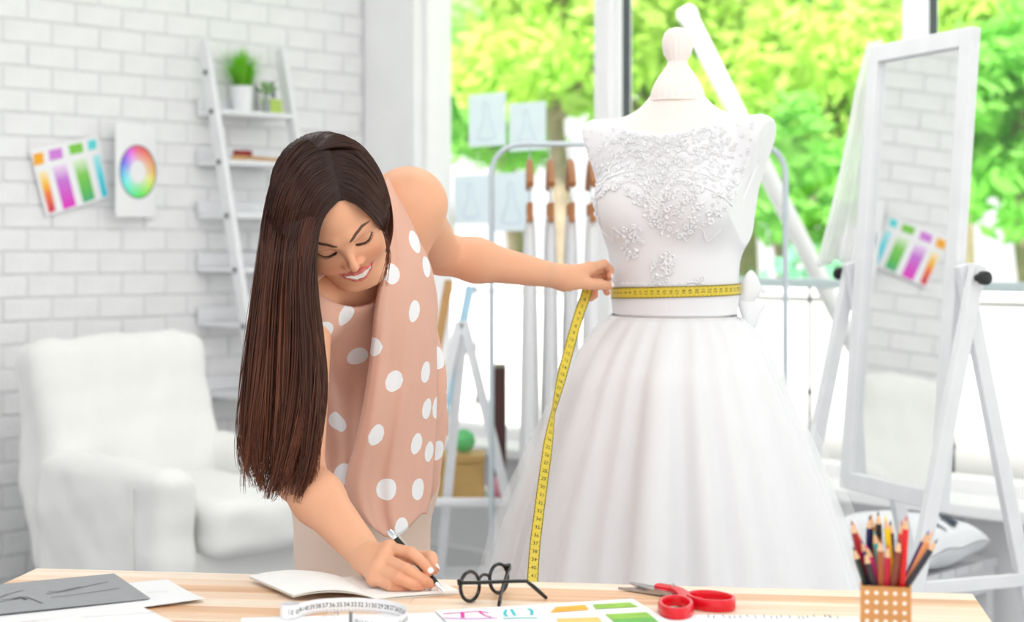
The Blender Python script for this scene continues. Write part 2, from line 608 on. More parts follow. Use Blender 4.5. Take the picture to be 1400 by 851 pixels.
# outside: terrace, lawn, railing
o = MB().box(win_pt(1.5, -.04, -2.6), 9, 2.4, .04, ED, EN, UPZ).build('terrace', m_terrace); o['kind'] = 'structure'
o = MB().box(win_pt(1.5, -.10, -16), 22, 11, .04, ED, EN, UPZ).build('lawn', m_lawn); o['kind'] = 'structure'
m_gw = mat('white garden wall render', lin(246, 246, 243), .85, .02, 4, bump=.1)
gwl = MB().box(win_pt(1.5, .47, -2.45), 5.2, .07, .53, ED, EN, UPZ)
o = gwl.build('garden_wall', m_gw); o['kind'] = 'structure'
MB().box(win_pt(1.5, 1.015, -2.45), 5.22, .095, .018, ED, EN, UPZ, .005).build('coping', m_gw, o)
m_rail = mat('pale painted steel', lin(205, 222, 224), .4, .02)
m_iron = mat('dark iron', lin(70, 72, 76), .5, .05)
RO = -1.05
rl = thing('terrace_railing', 'pale steel railing with thin iron balusters on the terrace outside the window', 'railing', tuple(win_pt(1.5, 0, RO)))
MB().box(win_pt(1.9, 1.10, RO), 3.4, .022, .018, ED, EN, UPZ, .006).build('top_rail', m_rail, rl)
MB().box(win_pt(1.9, .12, RO), 3.4, .015, .014, ED, EN, UPZ, .004).build('bottom_rail', m_rail, rl)
sref = win_s(1107, RO)
for k in range(-5, 4):
    s_ = sref + k * .62
    b = MB().lathe(win_pt(s_, 0, RO), [(.006, 0), (.006, .50), (.012, .515), (.006, .53), (.006, .66), (.012, .675), (.006, .69), (.006, 1.09)], 8)
    b.build('baluster', m_iron, rl, smooth=True)
m_pole = mat('white powder-coated pole', lin(248, 248, 248), .5, .01)
YP = 6.9
a, b = Pn(942, 25, YP), Pn(1133, 405, YP); d_ = norm(b - a); b = a + d_ * ((a[2] - .0) / -d_[2])
pl = thing('slanted_pole', 'white slanted pole rising from the terrace behind the dress form', 'pole', tuple(b))
MB().tube([a, b], .038, 12).build('shaft', m_pole, pl, smooth=True)
MB().lathe(a, [(.038, -.02), (.044, 0), (.044, .03), (.03, .05)], 12, axis=-d_).build('cap', m_pole, pl, smooth=True)
MB().lathe(b, [(.10, 0), (.10, .012), (.05, .02)], 16).build('foot_plate', m_pole, pl, smooth=True)

# trees and hedge beyond the terrace
def leaf_mat(name, col):
    return mat(name, col, .55, .30, 1.3, transl=.55)
lm = [leaf_mat('leaf yellow green', lin(200, 230, 118)), leaf_mat('leaf fresh green', lin(158, 220, 112)), leaf_mat('leaf light green', lin(206, 236, 178)), leaf_mat('leaf blue green', lin(150, 214, 180))]
m_bark = mat('bark', lin(150, 135, 115), .9, .2, 8, bump=.6, bscale=25)
def leaves(cs, n, size, seed):
    """n leaf quads scattered over clusters cs=[(centre, radius)]"""
    r = np.random.default_rng(seed)
    w = np.array([c[1] ** 2 for c in cs]); w = w / w.sum()
    idx = r.choice(len(cs), n, p=w)
    cen = np.array([c[0] for c in cs])[idx]; rad = np.array([c[1] for c in cs])[idx]
    d = norm(r.normal(size=(n, 3)))
    p = cen + d * (rad * r.uniform(.45, 1.05, n) ** .6)[:, None]
    nrm = norm(d + r.normal(size=(n, 3)) * .8)
    u = norm(np.cross(nrm, r.normal(size=(n, 3)))); v = np.cross(nrm, u)
    s = size * r.uniform(.6, 1.3, n)[:, None]
    tip = u * s; V = np.stack([p - tip, p + v * s * .42 + nrm * s * .1, p + tip, p - v * s * .42 + nrm * s * .1], 1).reshape(-1, 3)
    Fq = np.arange(n * 4).reshape(n, 4)
    return V, Fq
def tree(px, Y, base_w, zc, rad, n, mi, label, seed, size=.10):
    r = np.random.default_rng(seed)
    x = (px - 700) * Y / F
    t = thing('tree', label, 'tree', (x, Y, -.06), 'trees in the garden')
    zt = zc
    pts = [(x, Y, -.06), (x + .05, Y, zt * .4), (x - .04, Y + .05, zt * .8), (x + .02, Y, zt + rad * .4)]
    tr = MB().tube(spline(pts, 9), np.linspace(base_w, base_w * .35, 9), 8)
    cs = []
    for k in range(16):
        d = norm(r.normal(size=3)); d[2] *= .8
        c = np.array([x, Y, zc]) + d * rad * r.uniform(.35, .95)
        cs.append((c, rad * r.uniform(.28, .48)))
        if k < 7: tr.tube([(x, Y, zt * .75), ((x + c[0]) / 2, (Y + c[1]) / 2, (zt * .75 + c[2]) / 2 + .05), tuple(c)], [base_w * .4, base_w * .28, base_w * .12], 6)
    tr.build('trunk', m_bark, t, smooth=True)
    V, Fq = leaves(cs, n, size, seed + 50)
    put('foliage', V, Fq, lm[mi], t, smooth=False, kind='stuff')
TREES = [
 (600, 15.5, .12, 3.3, 1.25, 2300, 2, 'pale light green tree outside, nearest the white pier'),
 (700, 14.0, .11, 2.55, .95, 2600, 1, 'fresh green tree outside, above the curved end of the garment rack'),
 (765, 12.5, .11, 2.95, .80, 2300, 0, 'yellow green tree outside, beside the wide white mullion'),
 (905, 13.5, .12, 2.9, 1.05, 2800, 0, 'yellow green tree outside, behind the knob of the dress form'),
 (1015, 15.0, .12, 3.2, 1.2, 2600, 1, 'fresh green tree outside, behind the slanted pole'),
 (1130, 12.5, .11, 2.5, .95, 2900, 0, 'yellow green tree outside, beside the veil on the mirror'),
 (1190, 15.5, .12, 3.6, 1.1, 2200, 2, 'pale light green tree outside, behind the top of the mirror'),
 (1310, 14.0, .12, 3.1, .8, 1500, 0, 'yellow green tree outside, above the top right corner of the mirror'),
 (1400, 12.0, .12, 2.2, .85, 2600, 1, 'fresh green tree outside, to the right of the mirror'),
 (1075, 11.5, .10, 1.75, .62, 1700, 1, 'low fresh green tree outside, beside the shoulder of the dress'),
 (1480, 15.0, .12, 3.4, 1.2, 1800, 0, 'tall yellow green tree outside, past the last window pane'),
]
for i, t_ in enumerate(TREES):
    tree(*t_[:5], int(t_[5] * .72), *t_[6:], seed=100 + i, size=.115)
for i, (px, Y, w) in enumerate(((620, 11.2, .9), (1000, 10.5, 1.0), (1180, 10.0, .9), (1400, 9.4, .9))):
    x = (px - 700) * Y / F; r = np.random.default_rng(900 + i)
    sh = thing('shrub', ['low blue green shrub seen over the low table', 'low blue green shrub seen under the arm of the dress form', 'low blue green shrub seen behind the veil', 'low blue green shrub seen right of the mirror'][i], 'shrub', (x, Y, -.06), 'shrubs beyond the railing')
    st = MB(); cs = []
    for k in range(10):
        c = np.array([x + r.uniform(-w, w) * .5, Y + r.uniform(-.3, .3), r.uniform(.35, .95)])
        cs.append((c, r.uniform(.2, .32))); st.tube([(x, Y, -.06), tuple(c)], [.02, .006], 5)
    st.build('stems', m_bark, sh)
    V, Fq = leaves(cs, 1500, .07, 70 + i)
    put('foliage', V, Fq, lm[3 if i != 3 else 1], sh, smooth=False, kind='stuff')
# ------------------------------------------------------------------ work table
LC, RC = np.array(T(50, 777)), np.array(T(1330, 812))
TX = norm(RC - LC); TY = np.array([TX[1], -TX[0], 0])       # TY towards the camera
TLEN = np.linalg.norm(RC - LC); TDEP = .80
def plank_mat(name, c1, c2, seed):
    m = mat(name, c1, .38, .06, 4, bump=.04, bscale=30)
    N = m.node_tree.nodes; L = m.node_tree.links
    tc = [n for n in N if n.type == 'TEX_COORD'][0]; hs = [n for n in N if n.type == 'HUE_SAT'][0]
    mp = N.new('ShaderNodeMapping'); mp.inputs['Rotation'].default_value = (0, 0, math.atan2(-TX[1], TX[0]))
    sc = N.new('ShaderNodeMapping'); sc.inputs['Scale'].default_value = (1.6, 34, 10)
    oi = N.new('ShaderNodeObjectInfo'); add = N.new('ShaderNodeVectorMath'); add.operation = 'ADD'
    mu = N.new('ShaderNodeMath'); mu.operation = 'MULTIPLY'; mu.inputs[1].default_value = 37.0
    L.new(oi.outputs['Random'], mu.inputs[0])
    L.new(tc.outputs['Object'], mp.inputs['Vector']); L.new(mp.outputs[0], sc.inputs['Vector'])
    L.new(sc.outputs[0], add.inputs[0]); L.new(mu.outputs[0], add.inputs[1])
    nz = N.new('ShaderNodeTexNoise'); nz.inputs['Scale'].default_value = 1.0; nz.inputs['Detail'].default_value = 5; nz.inputs['Distortion'].default_value = .6
    L.new(add.outputs[0], nz.inputs['Vector'])
    rp = N.new('ShaderNodeValToRGB'); e = rp.color_ramp.elements
    e[0].position = .32; e[0].color = (*c2, 1); e[1].position = .62; e[1].color = (*c1, 1)
    L.new(nz.outputs['Fac'], rp.inputs['Fac']); L.new(rp.outputs[0], hs.inputs['Color'])
    return m
m_pine = [plank_mat('pine light', lin(250, 228, 206), lin(240, 202, 170), 1), plank_mat('pine warm', lin(238, 194, 156), lin(214, 160, 118), 2), plank_mat('pine pale', lin(252, 236, 218), lin(246, 216, 190), 3)]
tc0 = (LC + RC) / 2 + TY * TDEP / 2
table = thing('work_table', 'long pine work table with edge-glued boards, strewn with papers and tools', 'table', (tc0[0], tc0[1], 0))
NB = 18; bw = TDEP / NB
order = [2, 0, 1, 0, 2, 1, 0, 1, 2, 0, 1, 1, 0, 2, 0, 1, 2, 0]
for k in range(NB):
    # each strip is two boards butted end to end
    cutp = [.52, .30, .71, .44, .63, .37][k % 6] * TLEN
    for a, b in ((0, cutp), (cutp, TLEN)):
        c = LC + TX * (a + b) / 2 + TY * (k + .5) * bw; c[2] = TZ - .014 - .0002 * random.random()
        mi = (order[k] + (1 if a else 0) * (k % 3)) % 3
        MB().box(c, (b - a) / 2 - .0002, bw / 2 - .0003, .014, TX, TY, UPZ, .0012).build('board', m_pine[mi], table)
for i, j in ((.06, .05), (.94, .05), (.06, .95), (.94, .95)):
    c = LC + TX * TLEN * i + TY * TDEP * j; c[2] = (TZ - .03) / 2
    MB().box(c, .03, .03, (TZ - .03) / 2, TX, TY, UPZ, .004).build('leg', m_pine[1], table)
for j in (.08, .92):
    c = LC + TX * TLEN / 2 + TY * TDEP * j; c[2] = TZ - .07
    MB().box(c, TLEN * .44 - .032, .011, .04, TX, TY, UPZ, .003).build('apron', m_pine[1], table)

# ------------------------------------------------------------------ papers on the table
m_paper = mat('white paper', lin(246, 246, 248), .7, .01, 8)
m_grey = mat('grey card', lin(160, 162, 166), .75, .03, 30)
m_ink = mat('black ink', lin(30, 30, 36), .6, .1)
m_inkg = mat('grey pencil', lin(110, 110, 118), .7, .1)
def quad_sheet(name, c4, z, thick, m, label, cat, curl=0, group=None, nr=8, nc=10):
    """sheet spanning four table-plane corners (tl, tr, br, bl)"""
    c4 = [np.array(c, float) for c in c4]
    G = np.zeros((nr, nc, 3))
    for i in range(nr):
        for j in range(nc):
            u, v = j / (nc - 1), i / (nr - 1)
            p = (c4[0] * (1 - u) + c4[1] * u) * (1 - v) + (c4[3] * (1 - u) + c4[2] * u) * v
            p[2] = z + thick / 2 + curl * (u ** 3) * (1 - v) ** 2
            G[i, j] = p
    V, Fs = sheet_solid(G, thick)
    o = put(name, V, Fs, m, None, loc=tuple(G.mean((0, 1))), smooth=False)
    tag(o, label, cat, group)
    return o
def strokes(name, lines, z, w, m, parent):
    """flat pen strokes: lines = list of lists of table px points"""
    b = MB()
    for ln in lines:
        pts = spline([T(*q) for q in ln], max(8, 4 * len(ln)))
        d = norm(np.gradient(pts, axis=0)); sd = np.stack([-d[:, 1], d[:, 0], 0 * d[:, 0]], 1)
        ww = w if np.isscalar(w) else np.linspace(w[0], w[1], len(pts))[:, None]
        A = pts + sd * ww / 2; B = pts - sd * ww / 2; A[:, 2] = B[:, 2] = z
        n = len(pts)
        b.add(np.vstack([A, B]), [(i, i + 1, n + i + 1, n + i) for i in range(n - 1)])
    return b.build(name, m, parent)
def patch(name, px4, z, m, parent, nr=2, nc=12):
    c4 = [np.array(T(*q)) for q in px4]; b = MB(); V = []
    for i in range(nr):
        for j in range(nc):
            u, v = j / (nc - 1), i / (nr - 1)
            p = (c4[0] * (1 - u) + c4[1] * u) * (1 - v) + (c4[3] * (1 - u) + c4[2] * u) * v; p[2] = z; V.append(p)
    return b.add(V, grid_faces(nr, nc)).build(name, m, parent)
def rect_from(a, b, ln, side=1):
    """rectangle: edge a->b, extended by ln perpendicular (side=+1: to the left of a->b)"""
    a, b = np.array(a), np.array(b); d = norm(b - a); n = np.array([-d[1], d[0], 0]) * side
    return [a, b, b + n * ln, a + n * ln]
z1 = TZ + .0003
a, b = T(229, 793), T(281, 825)
s2_ = quad_sheet('paper_sheet', rect_from(a, b, .30, -1), z1, .0005, m_paper, 'white paper sheet with a faint sketch poking out under the grey card', 'paper', .006)
strokes('sketch_line', [[(200, 812), (225, 811), (247, 812)], [(205, 822), (232, 817), (256, 812)], [(243, 810), (250, 813), (255, 811), (249, 809)]], z1 + .0012, .0008, m_inkg, s2_)
a, b = T(196, 834), T(252, 862)
s3 = quad_sheet('paper_sheet', rect_from(a, b, .30, -1), z1 + .0025, .0005, m_paper, 'lowest white paper sheet lying half over the sketch sheet by the grey card', 'paper')
strokes('sketch_line', [[(110, 849), (170, 845), (225, 841)]], z1 + .0040, .0008, m_ink, s3)
a, b = T(156, 789), T(205, 823)
s1_ = quad_sheet('drawing_card', rect_from(a, b, .29, -1), z1 + .0035, .0012, m_grey, 'grey drawing card with a black pen sketch at the table end', 'card')
strokes('sketch_line', [[(63, 818), (90, 814), (120, 807), (148, 801)], [(70, 823), (110, 818), (163, 810)], [(66, 815), (85, 814), (92, 812), (110, 808)], [(0, 823), (12, 818), (32, 813)], [(2, 826), (20, 824), (34, 822), (58, 831)], [(0, 829), (16, 826), (26, 825)]], z1 + .0056, .0017, m_ink, s1_)
strokes('sketch_shade', [[(18, 825), (28, 823), (36, 826)]], z1 + .0054, .005, mat('soft graphite', lin(78, 80, 84), .8), s1_)
a, b = T(379, 839), T(300, 852)
s4 = quad_sheet('paper_sheet', rect_from(T(330, 846), T(690, 836), .20, -1), z1, .0004, m_paper, 'white sketch sheet lying under the coiled white tape measure', 'paper')
strokes('sketch_line', [[(438, 846), (452, 842), (462, 839)], [(449, 842), (460, 844), (462, 839), (452, 838)]], z1 + .0010, .0008, m_inkg, s4)
# colour palette sheet
pal = quad_sheet('palette_sheet', rect_from(T(595, 838.3), T(865, 822), .20, -1), z1 + .0022, .0006, m_paper, 'white sheet printed with magenta, cyan, orange and green colour swatches', 'sheet')
zp = z1 + .0034
m_mag = mat('magenta print', lin(226, 30, 170), .6); m_cya = mat('cyan print', lin(60, 196, 208), .6)
m_org = mat('orange print', lin(244, 178, 52), .6, .12, 40); m_grn = mat('green print', lin(150, 200, 72), .6, .12, 40)
m_grn2 = mat('deep green print', lin(108, 186, 84), .6, .12, 40); m_org2 = mat('light orange print', lin(250, 204, 118), .6)
m_lil = mat('lilac print', lin(226, 176, 232), .6)
strokes('magenta_stroke', [[(606, 843.5), (630, 841.5), (655, 840), (668, 842)], [(655, 840), (662, 845), (672, 848)]], zp, .003, m_mag, pal)
strokes('magenta_stroke', [[(632, 842), (633, 849)]], zp + .0002, .005, m_mag, pal)
strokes('lilac_stroke', [[(606, 849), (640, 850), (680, 849)]], zp, .006, m_lil, pal)
strokes('cyan_stroke', [[(692, 838), (690, 843), (693, 847)], [(699, 837), (702, 842), (704, 846)], [(722, 836), (727, 839), (727, 845)], [(688, 850), (712, 849), (735, 849)]], zp, .0042, m_cya, pal)
patch('orange_swatch', [(760, 834), (800, 831), (805, 838), (752, 842)], zp, m_org, pal)
patch('orange_swatch', [(760, 850), (818, 848), (826, 858), (766, 860)], zp, m_org2, pal)
patch('green_swatch', [(810, 830.5), (861, 827.5), (873, 834), (814, 837)], zp, m_grn, pal)
patch('green_swatch', [(827, 844), (884, 841), (893, 848), (835, 851)], zp, m_grn, pal)
patch('green_swatch', [(835, 851), (893, 848), (902, 856), (843, 859)], zp, m_grn2, pal)
s5 = quad_sheet('paper_sheet', rect_from(T(885, 841), T(1172, 846), .20, -1), z1 + .0008, .0005, m_paper, 'white paper sheet with a row of small pencil marks, beside the red scissors', 'paper')
marks = []
r = random.Random(3)
x = 968
while x < 1150:
    y = 845 + r.uniform(-1, 2.0)
    marks.append([(x, y - 2), (x + r.uniform(-2, 3), y), (x + r.uniform(-1, 4), y + 2.5)])
    x += r.uniform(4, 13)
strokes('pencil_mark', marks, z1 + .0018, .0011, m_inkg, s5)

# ------------------------------------------------------------------ notebook
NS0, NS1 = np.array(T(470, 795)), np.array(T(514, 822))
nb = thing('notebook', 'open blank notebook under the writing hand', 'notebook', tuple(NS1))
m_page = mat('notebook page', lin(248, 248, 247), .7, .008)
m_edge = mat('page edges', lin(228, 224, 214), .8, .05, 60)
def page(name, S0_, S1_, Q0, Q1, arch, z0, zend, m, th):
    nr, nc = 10, 18; G = np.zeros((nr, nc, 3))
    for i in range(nr):
        for j in range(nc):
            v, u = i / (nr - 1), j / (nc - 1)
            p = (S0_ * (1 - v) + S1_ * v) * (1 - u) + (Q0 * (1 - v) + Q1 * v) * u
            p[2] = z0 + (zend - z0) * u + arch * math.sin(PI * min(1, u * 1.02)) ** .8
            G[i, j] = p
    V, Fs = sheet_solid(G, th)
    return put(name, V, Fs, m, nb, smooth=False)
QR0, QR1 = NS0 + np.array([.116, .040, 0]), NS1 + np.array([.116, .042, 0])
QL0, QL1 = np.array(T(341, 785.5, TZ + .012)), np.array(T(401, 817, TZ + .006))
page('cover', NS0, NS1, QR0 + (QR0 - NS0) * .01, QR1 + (QR1 - NS1) * .01, 0, TZ + .0012, TZ + .0012, m_edge, .0016)
page('right_pages', NS0, NS1, QR0, QR1, .0015, TZ + .0040, TZ + .0036, m_page, .0036)
page('left_pages', NS0, NS1, QL0, QL1, .010, TZ + .0040, TZ + .0085, m_page, .0022)
page('left_cover', NS0, NS1, QL0, QL1, .0085, TZ + .0028, TZ + .0062, m_edge, .0012)

# ------------------------------------------------------------------ pen
PT, PE = np.array(T(608.3, 811, TZ + .0068)), Pn(531.5, 727, 2.41)
pd = norm(PE - PT); plen = np.linalg.norm(PE - PT)
m_blk = mat('black lacquer', lin(14, 14, 16), .22, .05); m_chr = mat('polished chrome', lin(225, 228, 232), .12, .02, metal=1.0)
pen = thing('pen', 'black ballpoint pen with chrome cap and tip, held above the notebook', 'pen', tuple(PT))
MB().lathe(PT, [(.0004, 0), (.0008, .002), (.0032, .016), (.0036, .020)], 14, pd).build('tip', m_chr, pen, smooth=True)
MB().lathe(PT, [(.0040, .020), (.0048, .030), (.0050, .07), (.0046, plen - .040)], 14, pd).build('barrel', m_blk, pen, smooth=True)
MB().lathe(PT, [(.0047, plen - .041), (.0050, plen - .040), (.0050, plen - .038), (.0047, plen - .037)], 14, pd).build('ring', m_chr, pen, smooth=True)
MB().lathe(PT, [(.0046, plen - .037), (.0046, plen - .018)], 14, pd).build('grip', m_blk, pen, smooth=True)
MB().lathe(PT, [(.0050, plen - .019), (.0054, plen - .017), (.0054, plen - .002), (.0046, plen)], 14, pd).build('cap', m_chr, pen, smooth=True)
sd = norm(np.cross(pd, np.array([0, 1, 0]))); sd = sd if sd[0] > 0 else -sd
MB().bar(PT + pd * (plen - .045) + sd * .0068, PT + pd * (plen - .006) + sd * .0066, .0028, .0012, up=sd, bev=.0004).build('clip', m_chr, pen)

# ------------------------------------------------------------------ glasses
m_frame = mat('black acetate', lin(16, 16, 18), .25, .05); m_lens = glass_mat('spectacle lens')
gL, gR = np.array(T(644.3, 824.5)), np.array(T(683.7, 813))
gx = norm(gR - gL); gfw = np.array([gx[1], -gx[0], 0])       # towards the temples' side
gup = norm(UPZ - gfw * .10)
RL = .0203
gl = thing('eyeglasses', 'round black eyeglasses standing open on the table', 'eyeglasses', tuple((gL + gR) / 2))
cens = []
for c in (gL, gR):
    cc = c + gup * (RL + .0026); cens.append(cc)
    ring = [cc + (gx * math.cos(a) * RL * 1.07 + gup * math.sin(a) * RL * (1.0 if math.sin(a) < 0 else .98)) for a in np.linspace(0, 2 * PI, 33)[:-1]]
    rm = MB().tube(ring, .0026, 8, closed=True).build('rim', m_frame, gl, smooth=True)
    disc = MB().lathe(cc - gfw * .0006, [(RL * .99, 0), (RL * .99, .0012)], 28, gfw); disc.build('lens', m_lens, gl)
bp = [cens[0] + gx * RL * .95 + gup * .006, (cens[0] + cens[1]) / 2 + gup * .0105 - gfw * .001, cens[1] - gx * RL * .95 + gup * .006]
MB().tube(spline(bp, 9), .0022, 8).build('bridge', m_frame, gl, smooth=True)
hl = cens[0] - gx * (RL * 1.07 + .001) + gup * .009; hr = cens[1] + gx * (RL * 1.07 + .002) + gup * .012
MB().box(hl + gx * .002, .004, .003, .0042, gx, gfw, gup, .001).build('end_piece', m_frame, gl)
MB().box(hr - gx * .001, .0055, .003, .0050, gx, gfw, gup, .001).build('end_piece', m_frame, gl)
zt_ = hl[2]
p1 = Pn(713, 796.5, 2.29); p1[2] = hl[2]; e1 = np.array(T(747, 821)) + UPZ * .003
pth = spline([hl + gfw * .003, hl * .6 + p1 * .4 + np.array([0, -.003, 0]), p1, p1 * .75 + e1 * .25 + np.array([.002, 0, .003]), e1], 22)
MB().tube(pth, np.interp(np.linspace(0, 1, 22), [0, .7, .9, 1], [.0030, .0025, .0031, .0025]), 8).build('temple', m_frame, gl, smooth=True)
e2 = np.array(T(682, 831.4)) + UPZ * .003
pth = spline([hr + gfw * .003, hr * .4 + e2 * .6 + UPZ * .003, e2], 16)
MB().tube(pth, np.interp(np.linspace(0, 1, 16), [0, .7, .92, 1], [.0027, .0023, .0030, .0025]), 8).build('temple', m_frame, gl, smooth=True)

# ------------------------------------------------------------------ scissors
m_red = mat('glossy red plastic', lin(226, 22, 40), .25, .03); m_steel = mat('brushed steel', lin(176, 176, 178), .3, .06, 60, metal=.9)
pv = np.array(T(921, 816)); tA = np.array(T(845, 808)); tB = np.array(T(861, 804))
sc_ = thing('scissors', 'open steel scissors with glossy red loop handles', 'scissors', tuple(pv))
def blade(tip, z, w0, side, name='blade'):
    d = norm(np.array([pv[0] - tip[0], pv[1] - tip[1], 0])); n = np.array([-d[1], d[0], 0]) * side
    L_ = np.linalg.norm((pv - tip)[:2])
    t0 = tip.copy(); t0[2] = 0
    pts = [(0, 0), (L_ * .3, w0 * .45), (L_ * .75, w0 * .7), (L_ + .012, w0 * .7), (L_ + .012, -w0 * .35), (L_ * .7, -w0 * .30), (L_ * .3, -w0 * .1)]
    fn = lambda x, y, zz: t0 + d * x + n * y + UPZ * zz
    MB().prism(pts, fn, z, z + .0036).build(name, m_steel, sc_)
blade(tA, TZ + .0015, .026, 1); blade(tB, TZ + .0052, .026, -1)
MB().lathe(pv + UPZ * .0160, [(.0045, -.006), (.0045, .0015), (.003, .003)], 14).build('screw', m_chr, sc_, smooth=True)
def handle(path, loopc, ax, bx, ang, h, z0, w):
    """shank plus an oval loop of rectangular section with rounded edges"""
    b = MB(); n = 40; rings = []
    ca, sa = math.cos(ang), math.sin(ang)
    for k in range(n):
        a = 2 * PI * k / n
        def pt(da, zz):
            x, y = (ax + da) * math.cos(a), (bx + da) * math.sin(a)
            return np.array([loopc[0] + x * ca - y * sa, loopc[1] + x * sa + y * ca, z0 + zz])
        rings.append([pt(w * .3, 0), pt(w * .5, h * .2), pt(w * .5, h * .8), pt(w * .3, h), pt(-w * .3, h), pt(-w * .5, h * .8), pt(-w * .5, h * .2), pt(-w * .3, 0)])
    rings.append(rings[0])
    b.loft(rings, caps=False)
    pts = spline(path, 10)
    b2 = []
    d = norm(np.gradient(pts, axis=0)); sd_ = np.stack([-d[:, 1], d[:, 0], 0 * d[:, 0]], 1)
    wd = np.linspace(.016, .017, 10)
    rr = [[p + s_ * q * .5, p + s_ * q * .5 + UPZ * .005, p + s_ * q * .3 + UPZ * .0068, p - s_ * q * .3 + UPZ * .0068, p - s_ * q * .5 + UPZ * .005, p - s_ * q * .5] for p, s_, q in zip(pts, sd_, wd)]
    b.loft(rr)
    b.build('handle', m_red, sc_, smooth=True)
c1 = np.array(T(924, 840)); c2 = np.array(T(972, 831))
dA = norm(pv - tA); dB = norm(pv - tB)
up3 = lambda p, z: np.array([p[0], p[1], TZ + z])
handle([up3(pv - dB * .030, .0075), up3(pv + dB * .004, .0075), up3(pv + dB * .018 + (c1 - pv) * .22, .0075), up3(c1 * .62 + pv * .38 + dB * .012, .006)], c1, .021, .042, math.atan2((c1 - pv)[1], (c1 - pv)[0]) - PI / 2, .015, TZ + .002, .007)
handle([up3(pv - dA * .020, .003), up3(pv + dA * .015, .003), up3(c2 * .5 + pv * .5, .003), up3(c2 * .75 + pv * .25, .002)], c2, .036, .027, math.atan2((c2 - pv)[1], (c2 - pv)[0]), .016, TZ + .001, .006)

# ------------------------------------------------------------------ tape measures
def ribbon(name, path, ups, width, th, m, parent):
    """path (n,3) = lower edge, ups (n,3) = unit vectors across"""
    path = np.asarray(path, float); ups = np.asarray(ups, float)
    tg = norm(np.gradient(path, axis=0)); nr = norm(np.cross(tg, ups))
    rings = [[p + n * th / 2, p + u * width + n * th / 2, p + u * width - n * th / 2, p - n * th / 2] for p, u, n in zip(path, ups, nr)]
    return MB().loft(rings).build(name, m, parent, smooth=True)
def tape_print(name, path, ups, width, th, m, parent, nums, side=1, size=.008, tick=.005, tk=.0006, rot=0, off=.0003, every=None, both=False):
    """numerals and centimetre ticks laid on the ribbon. nums: list of (arc position, text)"""
    path = np.asarray(path, float); ups = np.asarray(ups, float)
    sarc = np.concatenate([[0], np.cumsum(np.linalg.norm(np.diff(path, axis=0), axis=1))])
    tg = norm(np.gradient(path, axis=0)); nr = norm(np.cross(tg, ups)) * side
    def at(s, v):
        q = lambda A: np.array([np.interp(s, sarc, A[:, k]) for k in range(3)])
        return q(path) + q(ups) * v + q(nr) * (th / 2 + off)
    b = MB()
    for s_, t_ in nums:
        V, Fs = text_geo(t_)
        c, sn = math.cos(rot), math.sin(rot)
        b.add([at(s_ + (x * c - y * sn) * size, width * .52 + (x * sn + y * c) * size) for x, y in V], Fs)
    n = int(sarc[-1] / every) if every else 0
    for k in range(n):
        s_ = (k + .5) * every; h = tick if k % 2 == 0 else tick * .6
        for lo_, hi_ in (((0.0008, h), (width - h, width - .0008)) if both else ((0.0008, h),)):
            b.add([at(s_ - tk / 2, lo_), at(s_ + tk / 2, lo_), at(s_ + tk / 2, hi_), at(s_ - tk / 2, hi_)], [(0, 1, 2, 3)])
    return b.build(name, m, parent, kind='stuff')
m_tapew = mat('white vinyl tape', lin(244, 244, 246), .4, .01); m_tapey = mat('yellow vinyl tape', lin(222, 198, 62), .4, .03)
m_tprint = mat('tape print', lin(34, 34, 40), .6)
m_brass = mat('nickel clip', lin(130, 130, 132), .35, .05, metal=.8)
TW = .0185
wt = thing('tape_measure', 'white tape measure with black numerals, coiled on edge beside the notebook', 'tape measure', tuple(T(420, 845)))
cc = np.array(T(396, 846))
coil = []
for k in range(80):
    a = -k / 79 * 2 * PI * 2.6 + 2.2
    r_ = .0085 + .0062 * k / 79
    coil.append(cc + np.array([math.cos(a) * r_, math.sin(a) * r_, .0012]))
strip = [np.array(T(x, y)) + UPZ * .0012 for x, y in ((425, 841.5), (440, 839.2), (460, 838), (485, 837.5), (510, 839), (535, 842), (550, 847), (557, 853), (553, 861), (540, 866), (520, 867), (497, 864), (480, 859))]
wpath = np.vstack([np.array(coil), spline([coil[-1] + (coil[-1] - coil[-2]) * 1.2] + strip, 110)])
sm = wpath.copy()
for _ in range(6): sm[1:-1] = .25 * sm[:-2] + .5 * sm[1:-1] + .25 * sm[2:]
wpath = sm
wup = np.tile(UPZ, (len(wpath), 1))
ribbon('tape', wpath, wup, TW, .0006, m_tapew, wt)
sarc = np.concatenate([[0], np.cumsum(np.linalg.norm(np.diff(wpath, axis=0), axis=1))])
sc0 = sarc[79]
tot = sarc[-1]
nums = []
k = 0
s_ = sc0 + .014
while s_ < tot - .01:
    nums.append((s_, str(42 - k))); k += 1; s_ += .0098
k = 0; s_ = sc0 - .002
while s_ > .06 and k < 6:
    nums.append((s_, str(51 - k))); k += 1; s_ -= .0105
tape_print('numerals', wpath, wup, TW, .0006, m_tprint, wt, nums, side=1, size=.0088, tick=.0035, tk=.0005, every=.0025)
tape_print('numerals', wpath[60:], wup[60:], TW, .0006, m_tprint, wt, [((s_ - sarc[60]), t_) for s_, t_ in nums if s_ > sarc[62]], side=-1, size=.0088, tick=.0035, tk=.0005, every=.0025)
e_ = wpath[-1]
MB().box(wpath[int(len(wpath) * .80)] * 0 + e_ + UPZ * TW / 2, .003, .0016, TW / 2 + .0006, norm(wpath[-1] - wpath[-3]), np.cross(UPZ, norm(wpath[-1] - wpath[-3])), UPZ, .0005).build('metal_end', m_brass, wt)

